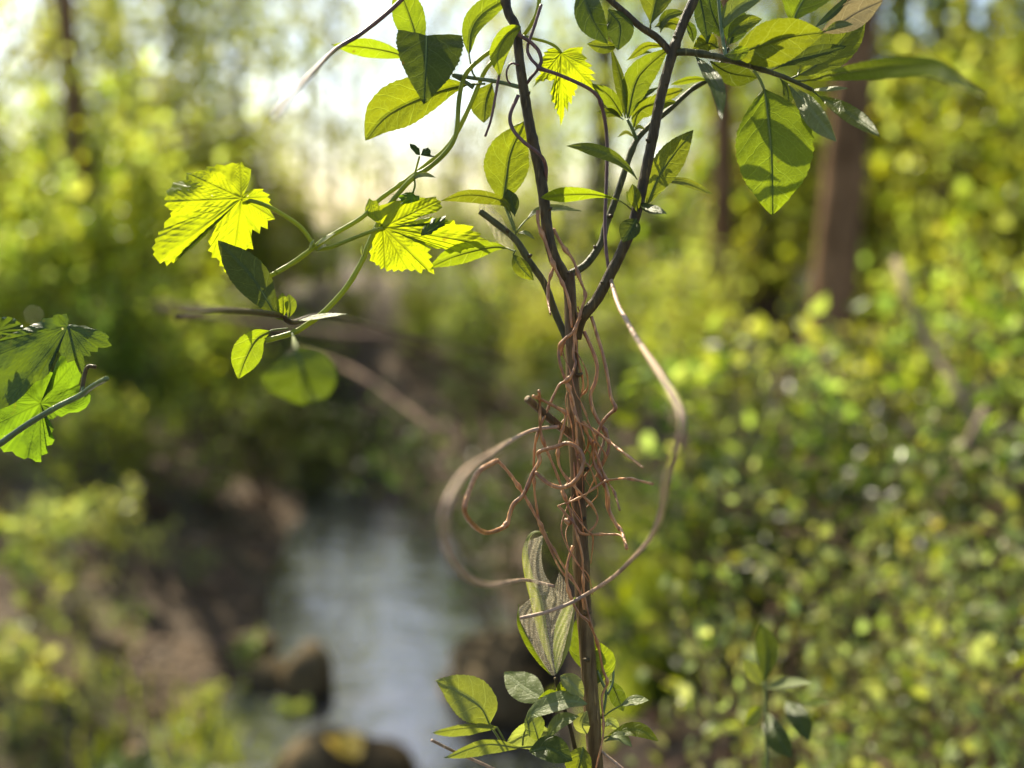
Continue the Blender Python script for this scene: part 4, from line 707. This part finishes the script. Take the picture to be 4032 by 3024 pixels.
# ------------------------------------------------------------------ dead vine wound round the stem
tangle = empty('dead_vine', P(2290, 2400, .2), 'tangle of thin reddish-brown dead vine twining around the stem', 'vine')
ST = [
 [(2283, 1250, -.6), (2256, 1308, -.8), (2224, 1336, -.7), (2202, 1372, -.5), (2202, 1417, -.5), (2220, 1480, -.5), (2238, 1525, -.6), (2256, 1575, -.6), (2265, 1629, -.6), (2270, 1693, -.6), (2274, 1800, -.5), (2278, 1890, -.4)],
 [(2265, 1290, -.6), (2258, 1403, -.6), (2267, 1426, -.6), (2251, 1476, -.7), (2224, 1503, -.6), (2202, 1516, -.5), (2170, 1580, -.6), (2143, 1643, -.6), (2120, 1697, -.6), (2105, 1765, -.5), (2102, 1855, -.4), (2103, 1900, -.4), (2108, 1961, -.4), (2127, 2070, -.4), (2149, 2124, -.5), (2192, 2216, -.5), (2225, 2270, -.5)],
 [(2122, 1540, -2.), (2125, 1575, -1.), (2127, 1652, -.8), (2132, 1715, -.7), (2152, 1770, -.6), (2179, 1833, -.6), (2202, 1892, -.6), (2214, 1929, -.6), (2247, 2021, -.6), (2274, 2113, -.7), (2293, 2194, -.7), (2298, 2314, -.7), (2312, 2395, -.7), (2335, 2480, -.7)],
 [(2100, 1560, -1.8), (2134, 1575, -1.), (2197, 1607, -.7), (2227, 1629, -.6), (2220, 1675, -.6), (2206, 1733, -.6), (2197, 1779, -.6), (2202, 1833, -.6), (2224, 1873, -.7), (2265, 1919, -.7), (2298, 1955, -.6), (2334, 1995, -.4), (2353, 2036, -.3), (2342, 2071, -.3), (2316, 2096, -.4)],
 [(1955, 1810, -.6), (1997, 1853, -.5), (2051, 1929, -.5), (2095, 2005, -.5), (2133, 2075, -.5), (2165, 2140, -.5), (2220, 2232, -.5), (2285, 2335, -.6), (2300, 2400, -.6)],
 [(2292, 1661, -.2), (2342, 1697, -.3), (2387, 1729, -.6), (2432, 1765, -1.5), (2530, 1840, -5.)],
 [(2292, 1666, -.2), (2324, 1733, 0), (2351, 1797, 0), (2373, 1855, 0), (2393, 1900, -.3), (2418, 1936, -1.), (2440, 2010, -2.)],
 [(2570, 1905, -5.), (2480, 1885, -2.), (2415, 1888, -.4), (2380, 1895, -.4), (2325, 1933, -.6), (2271, 1965, -.7), (2198, 1991, -.8)],
 [(2198, 1991, -.8), (2225, 2020, -.7), (2252, 2052, -.7), (2271, 2077, -.7), (2290, 2101, -.7), (2339, 2104, -.5), (2393, 2104, -.5), (2445, 2109, -1.), (2470, 2150, -2.)],
 [(2252, 2055, -.6), (2240, 2055, -.6), (2222, 2044, -.6)],
 [(2117, 828, -.3), (2121, 885, -.3), (2150, 958, -.4), (2178, 1039, -.5), (2207, 1100, -.5), (2231, 1153, -.5), (2244, 1210, -.5), (2252, 1290, -.5)],
 [(2178, 901, .2), (2219, 974, 0), (2256, 1023, -.2), (2284, 1100, -.3), (2305, 1162, -.4), (2292, 1210, -.6), (2276, 1267, -.7), (2262, 1330, -.6)],
 [(2256, 2149, -.3), (2233, 2226, -.5), (2233, 2294, -.6), (2251, 2362, -.7), (2283, 2420, -.7), (2319, 2452, -.6), (2355, 2542, -.2), (2373, 2633, 0), (2391, 2687, 0), (2370, 2746, 0), (2376, 2847, -.2), (2371, 2921, -.4), (2346, 3030, -.6)],
 [(2180, 1050, .1), (2162, 1110, .1), (2158, 1180, -.2), (2168, 1240, -1.)],
 [(2218, 1350, -.2), (2206, 1400, -.1), (2214, 1350, -.1)],
]
for i, s_ in enumerate(ST): bine(tangle, s_, (7.5, 6.8, 7.2, 7.5, 7.5, 6.5, 6.5, 5.5, 5.5, 4, 8.5, 7.5, 7, 6, 4)[i]*.88, 'dry', 'strand', 8, None, .62, .7, .18, (.2, .45, .62, .8))
gs = np.random.default_rng(12)
cx = lambda y: float(np.interp(y, [1076, 1300, 1516, 1652, 1923, 2045, 2316, 2497, 2746], [2239, 2250, 2256, 2265, 2276, 2283, 2294, 2308, 2328]))
for i in range(9):
    y0 = gs.uniform(1180, 1750); y1 = y0+gs.uniform(350, 800); nn_ = 9; ph = gs.uniform(0, 6.28); am = gs.uniform(30, 95); tr_ = gs.uniform(1.2, 2.6)*math.pi; pts = []
    for q in range(nn_):
        t_ = q/(nn_-1); y_ = y0+(y1-y0)*t_; a_ = ph+tr_*t_; env = .35+.65*math.sin(math.pi*t_)
        pts.append((cx(y_)+am*env*math.sin(a_)+gs.normal()*9+12, y_+gs.normal()*14, -.1-.75*math.cos(a_)*env*am/80))
    bine(tangle, pts, gs.uniform(2.6, 4.4), 'dry', 'strand', 7, None, .55, .7, .2, tuple(gs.uniform(.15, .85, 3)))
tw = empty('dead_vine', P(2423, 1607, -.2), 'two brown dead vine strands twisted around each other beside the stem', 'vine')
bine(tw, [(2328, 1245, -.2), (2346, 1304, -.2), (2373, 1394, -.3), (2392, 1480, -.4), (2405, 1562, -.4), (2423, 1607, -.4), (2396, 1634, -.3), (2369, 1670, -.2), (2346, 1729, -.1), (2335, 1783, 0), (2342, 1833, 0), (2364, 1869, -.1), (2382, 1905, -.1), (2396, 1957, -.1), (2399, 2006, 0), (2423, 2058, -.2), (2445, 2085, -.6), (2468, 2160, -2.)], 7, 'dry', 'strand', 8, None, .9, .6, .1, (.38, .55))
bine(tw, [(2299, 1304, .2), (2333, 1381, .1), (2351, 1440, 0), (2346, 1498, 0), (2326, 1553, 0), (2333, 1607, 0), (2355, 1657, 0), (2383, 1697, 0), (2398, 1751, 0), (2387, 1797, 0), (2369, 1833, .1), (2358, 1862, .1), (2370, 1895, .1), (2388, 1930, .1), (2391, 1990, .1), (2407, 2033, 0), (2440, 2088, -.5)], 7.5, 'dry', 'strand', 8, None, .9, .6, .1, (.5, .7))
bine(tw, [(2383, 1697, .1), (2376, 1745, .2), (2362, 1778, .2), (2354, 1830, .2), (2356, 1880, .2)], 5.5, 'dry_pale', 'strand', 8)
lp = empty('dead_vine', P(2107, 1860, -.8), 'small round loop of glossy dead vine curled in front of the stem', 'vine')
bine(lp, [(1954, 1815, -4.), (1889, 1853, -5.), (1856, 1912, -5.5), (1829, 2005, -6.), (1856, 2059, -5.), (1910, 2097, -3.), (1970, 2083, -1.4), (1997, 2059, -1.1), (2008, 2021, -1.), (2024, 1983, -1.), (2062, 1946, -1.), (2098, 1864, -1.), (2125, 1815, -1.), (2120, 1783, -1.), (2152, 1768, -1.2), (2193, 1758, -1.3), (2233, 1745, -1.4), (2270, 1760, -1.5), (2292, 1792, -1.6), (2297, 1824, -1.6), (2283, 1869, -1.6), (2251, 1905, -1.6), (2211, 1919, -1.5), (2161, 1905, -1.4), (2107, 1860, -1.2)], 9, 'dry', 'strand', 10, None, .9, .5, .08, (.36,))
lb_ = empty('dead_vine', P(2193, 1679, -.4), 'wide hanging loop of brown dead vine over the dark bank', 'vine')
bine(lb_, [(2200, 1679, -0.3), (2125, 1688, -0.6), (2075, 1702, -1.4), (2016, 1733, -7.0), (1948, 1777, -11.7), (1840, 1853, -17.6), (1769, 1961, -19.9), (1748, 2070, -19.9), (1769, 2178, -18.7), (1840, 2270, -15.2), (1921, 2303, -11.7), (2003, 2292, -7.0), (2073, 2284, -1.0), (2182, 2308, -0.6)], 8.0, 'dry_pale', 'strand', 10, None, .8, .4, .06, (.5,))
rl = empty('dead_vine', P(2410, 1121, -.4), 'long pale dead vine sweeping out from the branch and back across the silk web', 'vine')
bine(rl, [(2396, 1060, -0.2), (2410, 1121, -0.8), (2435, 1202, -3.0), (2467, 1262, -4.9), (2500, 1322, -7.5), (2550, 1399, -11.2), (2604, 1480, -14.1), (2658, 1575, -15.9), (2686, 1655, -16.9), (2675, 1744, -16.9), (2626, 1880, -15.9), (2605, 2015, -13.1), (2561, 2118, -9.4), (2485, 2205, -5.2), (2409, 2276, -3.0), (2317, 2335, -1.1), (2236, 2379, -1.1), (2147, 2411, -1.0), (2048, 2434, -0.8)], 8.5, 'dry_pale', 'strand', 10, None, .85, .4, .08, (.45,))
ub = empty('dead_vine', P(2118, 267, -.1), 'dark reddish vine arching between the forked branches and hanging down straight', 'vine')
bine(ub, [(2036, 120, -.5), (2050, 140, -.5), (2090, 167, -.4), (2122, 203, -.4), (2131, 244, -.4), (2120, 266, -.4), (2136, 273, -.4), (2194, 292, -.4), (2271, 325, -.3), (2325, 353, -.2), (2357, 384, 0), (2371, 425, .2), (2384, 488, .4), (2391, 579, .6), (2389, 678, .6), (2386, 763, .4), (2382, 885, .2), (2386, 978, -.1), (2396, 1060, -.2)], 7.5, 'dry_purple', 'strand', 8, None, .9, .5, .06, (.17, .42))
bine(ub, [(2131, 18, 0), (2104, 104, -.1), (2077, 186, -.2), (2090, 230, -.3), (2118, 267, -.4), (2090, 307, -.2), (2066, 340, 0)], 6.5, 'dry_purple', 'strand', 8)
bine(ub, [(2041, 375, -.3), (2009, 452, -.4), (2018, 506, -.5), (2059, 556, -.7), (2127, 610, -.6), (2149, 655, -.3), (2149, 714, 0)], 7.5, 'dry_purple', 'strand', 8)
bine(ub, [(2030, 130, -.3), (2005, 185, -.4), (1968, 289, -.4), (1950, 384, -.4), (1932, 475, -.4), (1910, 538, -.3)], 6, 'dry_purple', 'strand', 8, None, .8)
bine(ub, [(2042, 255, -.2), (2012, 250, -.3), (1995, 280, -.3), (1998, 315, -.2), (2010, 330, -.1)], 4, 'dry_purple', 'strand', 8)
tl = empty('dead_vine', P(1417, 136, -.6), 'purplish bare vine slanting across the bright sky past the folded leaf', 'vine')
bine(tl, [(1640, -60, -.4), (1580, 0, -.5), (1516, 59, -.6), (1417, 136, -.8), (1322, 194, -2.), (1245, 271, -8.), (1150, 375, -15.), (1080, 460, -20.)], 9, 'dry_purple', 'strand', 8, None, .85)
for pts, lab in (([(1700, 2915, -2.), (1789, 2959, -1.), (1948, 3030, 0), (2060, 3090, .5)], 'thin dead stalk below the curled lower leaves'), ([(2340, 2940, .6), (2371, 2961, .4), (2455, 3030, 0), (2520, 3090, -.5)], 'short dead stalk leaning away from the stem foot')):
    o = bine(None, pts, 6, 'dry_pale', 'dead_stalk', 8); tag(o, lab, 'stalk')

# ------------------------------------------------------------------ silk webs
def silk_sheet(parent, left, right, off, sc_, dz, bulge, name='silk_sheet'):
    l = spline([(*(np.array(q)*sc_+off), 0) for q in left], 40)[:, :2]; r = spline([(*(np.array(q)*sc_+off), 0) for q in right], 40)[:, :2]; k = 16
    V = []; U = []
    for i in range(40):
        for j in range(k+1):
            t = j/k; q = l[i]*(1-t)+r[i]*t; V.append(P(q[0], q[1], dz-bulge*math.sin(math.pi*t)+.06*math.sin(i*.9+j*1.3))); U.append((q[0]*PXM, q[1]*PXM))
    b = MB(); b.add(V, [(i*(k+1)+j, i*(k+1)+j+1, (i+1)*(k+1)+j+1, (i+1)*(k+1)+j) for i in range(39) for j in range(k)])
    o = b.build(name, M['silk'], parent); me = o.data; ul = me.uv_layers.new(name='metric'); li = np.zeros(len(me.loops), int); me.loops.foreach_get('vertex_index', li); ul.data.foreach_set('uv', np.array(U)[li].ravel()); return o
web = empty('silk_web', P(2180, 2660, 0), 'greyish silk web tying together curled leaves beside the stem foot', 'web')
o3 = np.array([1650, 2000])
silk_sheet(web, [(915, 300), (905, 450), (930, 600), (970, 760), (1000, 900), (1020, 1100), (1080, 1300), (1160, 1460)], [(1085, 235), (1065, 400), (1090, 560), (1160, 690), (1160, 850), (1150, 1050), (1170, 1250), (1185, 1460)], o3, .45208, -.5, .35)
silk_sheet(web, [(980, 780), (920, 830), (868, 880), (875, 960), (930, 1080), (1010, 1240), (1090, 1370), (1150, 1455)], [(1010, 780), (1010, 850), (1020, 930), (1030, 1000), (1050, 1120), (1090, 1250), (1120, 1360), (1165, 1460)], o3, .45208, -.1, .2)
silk_sheet(web, [(1165, 690), (1160, 780), (1160, 900), (1155, 1000), (1150, 1120), (1160, 1250), (1170, 1350), (1185, 1460)], [(1200, 720), (1280, 780), (1345, 830), (1330, 950), (1300, 1080), (1270, 1200), (1240, 1330), (1200, 1440)], o3, .45208, -.1, .25)
silk_sheet(web, [(1185, 680), (1180, 720), (1200, 760), (1240, 800), (1270, 830)], [(1220, 560), (1270, 640), (1310, 720), (1340, 780), (1360, 830)], o3, .45208, .1, .1)
web2 = empty('silk_web', P(2010, 980, .2), 'small patch of silk web on the cut branch end by the lobed leaf', 'web')
silk_sheet(web2, [(1545, 555), (1530, 640), (1520, 740), (1600, 860), (1680, 1000), (1790, 1070)], [(1590, 570), (1620, 680), (1700, 760), (1750, 850), (1800, 960), (1830, 1080)], np.array([1200, 500]), .45208, .5, .3)
# five-leaved sapling out of focus
sap_b = G(1690, 1640, .48)
sap = empty('sapling', (sap_b[0], sap_b[1]-.45, hgt(sap_b[0], sap_b[1]-.45)), 'small sapling with a few dark green oval leaves among the pale shrubs', 'sapling')
Z = 17.0
leaf(sap, [(3010, 2700, Z), (3020, 2560, Z), (3000, 2455, Z)], 62, 5, 12, 'spindle_dark', .6)
leaf(sap, [(3010, 2710, Z), (3100, 2690, Z-2), (3200, 2690, Z-4)], 34, 40, 12, 'spindle_grey', .5)
leaf(sap, [(3020, 2800, Z), (3050, 2880, Z-2), (3120, 2985, Z-3)], 60, -5, 12, 'spindle_dark', .55)
leaf(sap, [(3090, 2760, Z), (3140, 2830, Z-2), (3185, 2920, Z-3)], 56, 10, 12, 'spindle_dark', .5)
leaf(sap, [(3000, 2700, Z), (2960, 2640, Z), (2930, 2590, Z)], 40, 10, 12, 'spindle_grey', .5)
leaf(sap, [(3000, 2780, Z), (2960, 2820, Z-2), (2930, 2860, Z-3)], 40, 20, 12, 'spindle_lit', .5)
leaf(sap, [(3160, 2775, Z), (3220, 2765, Z-1), (3270, 2770, Z-2)], 22, 20, 12, 'spindle_lit', .5)
bine(sap, [(3010, 2690, Z), (3015, 2800, Z), (3020, 3000, Z), (3020, 3300, Z)], 9, 'twig_green', 'stem', 8)
ylp = G(745, 1612, .175)
yl = empty('fallen_leaf', ylp, 'yellow fallen leaf on the mossy rock in the stream', 'leaf')
def flat_leaf(o, c, L, Wd, az, mat, tiltv=.25):
    N, K = 14, 4; s = np.linspace(0, 1, N); x = np.linspace(-1, 1, 2*K+1); X, S = np.meshgrid(x, s); wd = Wd*np.sin(math.pi*S**.9)**.8
    d = np.array([math.cos(az), math.sin(az), 0]); e = np.array([-math.sin(az), math.cos(az), 0])
    V = np.array(c)+((S-.5)*L)[..., None]*d+(X*wd)[..., None]*e; V[..., 2] += .012*np.sin(S*5)+.25*np.abs(X)*wd+tiltv*(-(V[..., 1]-c[1])*.5)
    b = MB(); n = 2*K+1; b.add(V.reshape(-1, 3), [(i*n+j, i*n+j+1, (i+1)*n+j+1, (i+1)*n+j) for i in range(N-1) for j in range(2*K)]); q = b.build('blade', M[mat], o)
    ul = q.data.uv_layers.new(name='metric'); li = np.zeros(len(q.data.loops), int); q.data.loops.foreach_get('vertex_index', li); U = np.stack([S*L, X*wd], -1).reshape(-1, 2); ul.data.foreach_set('uv', U[li].ravel())
flat_leaf(yl, ylp, .15, .045, -1.0, 'yellow_leaf')
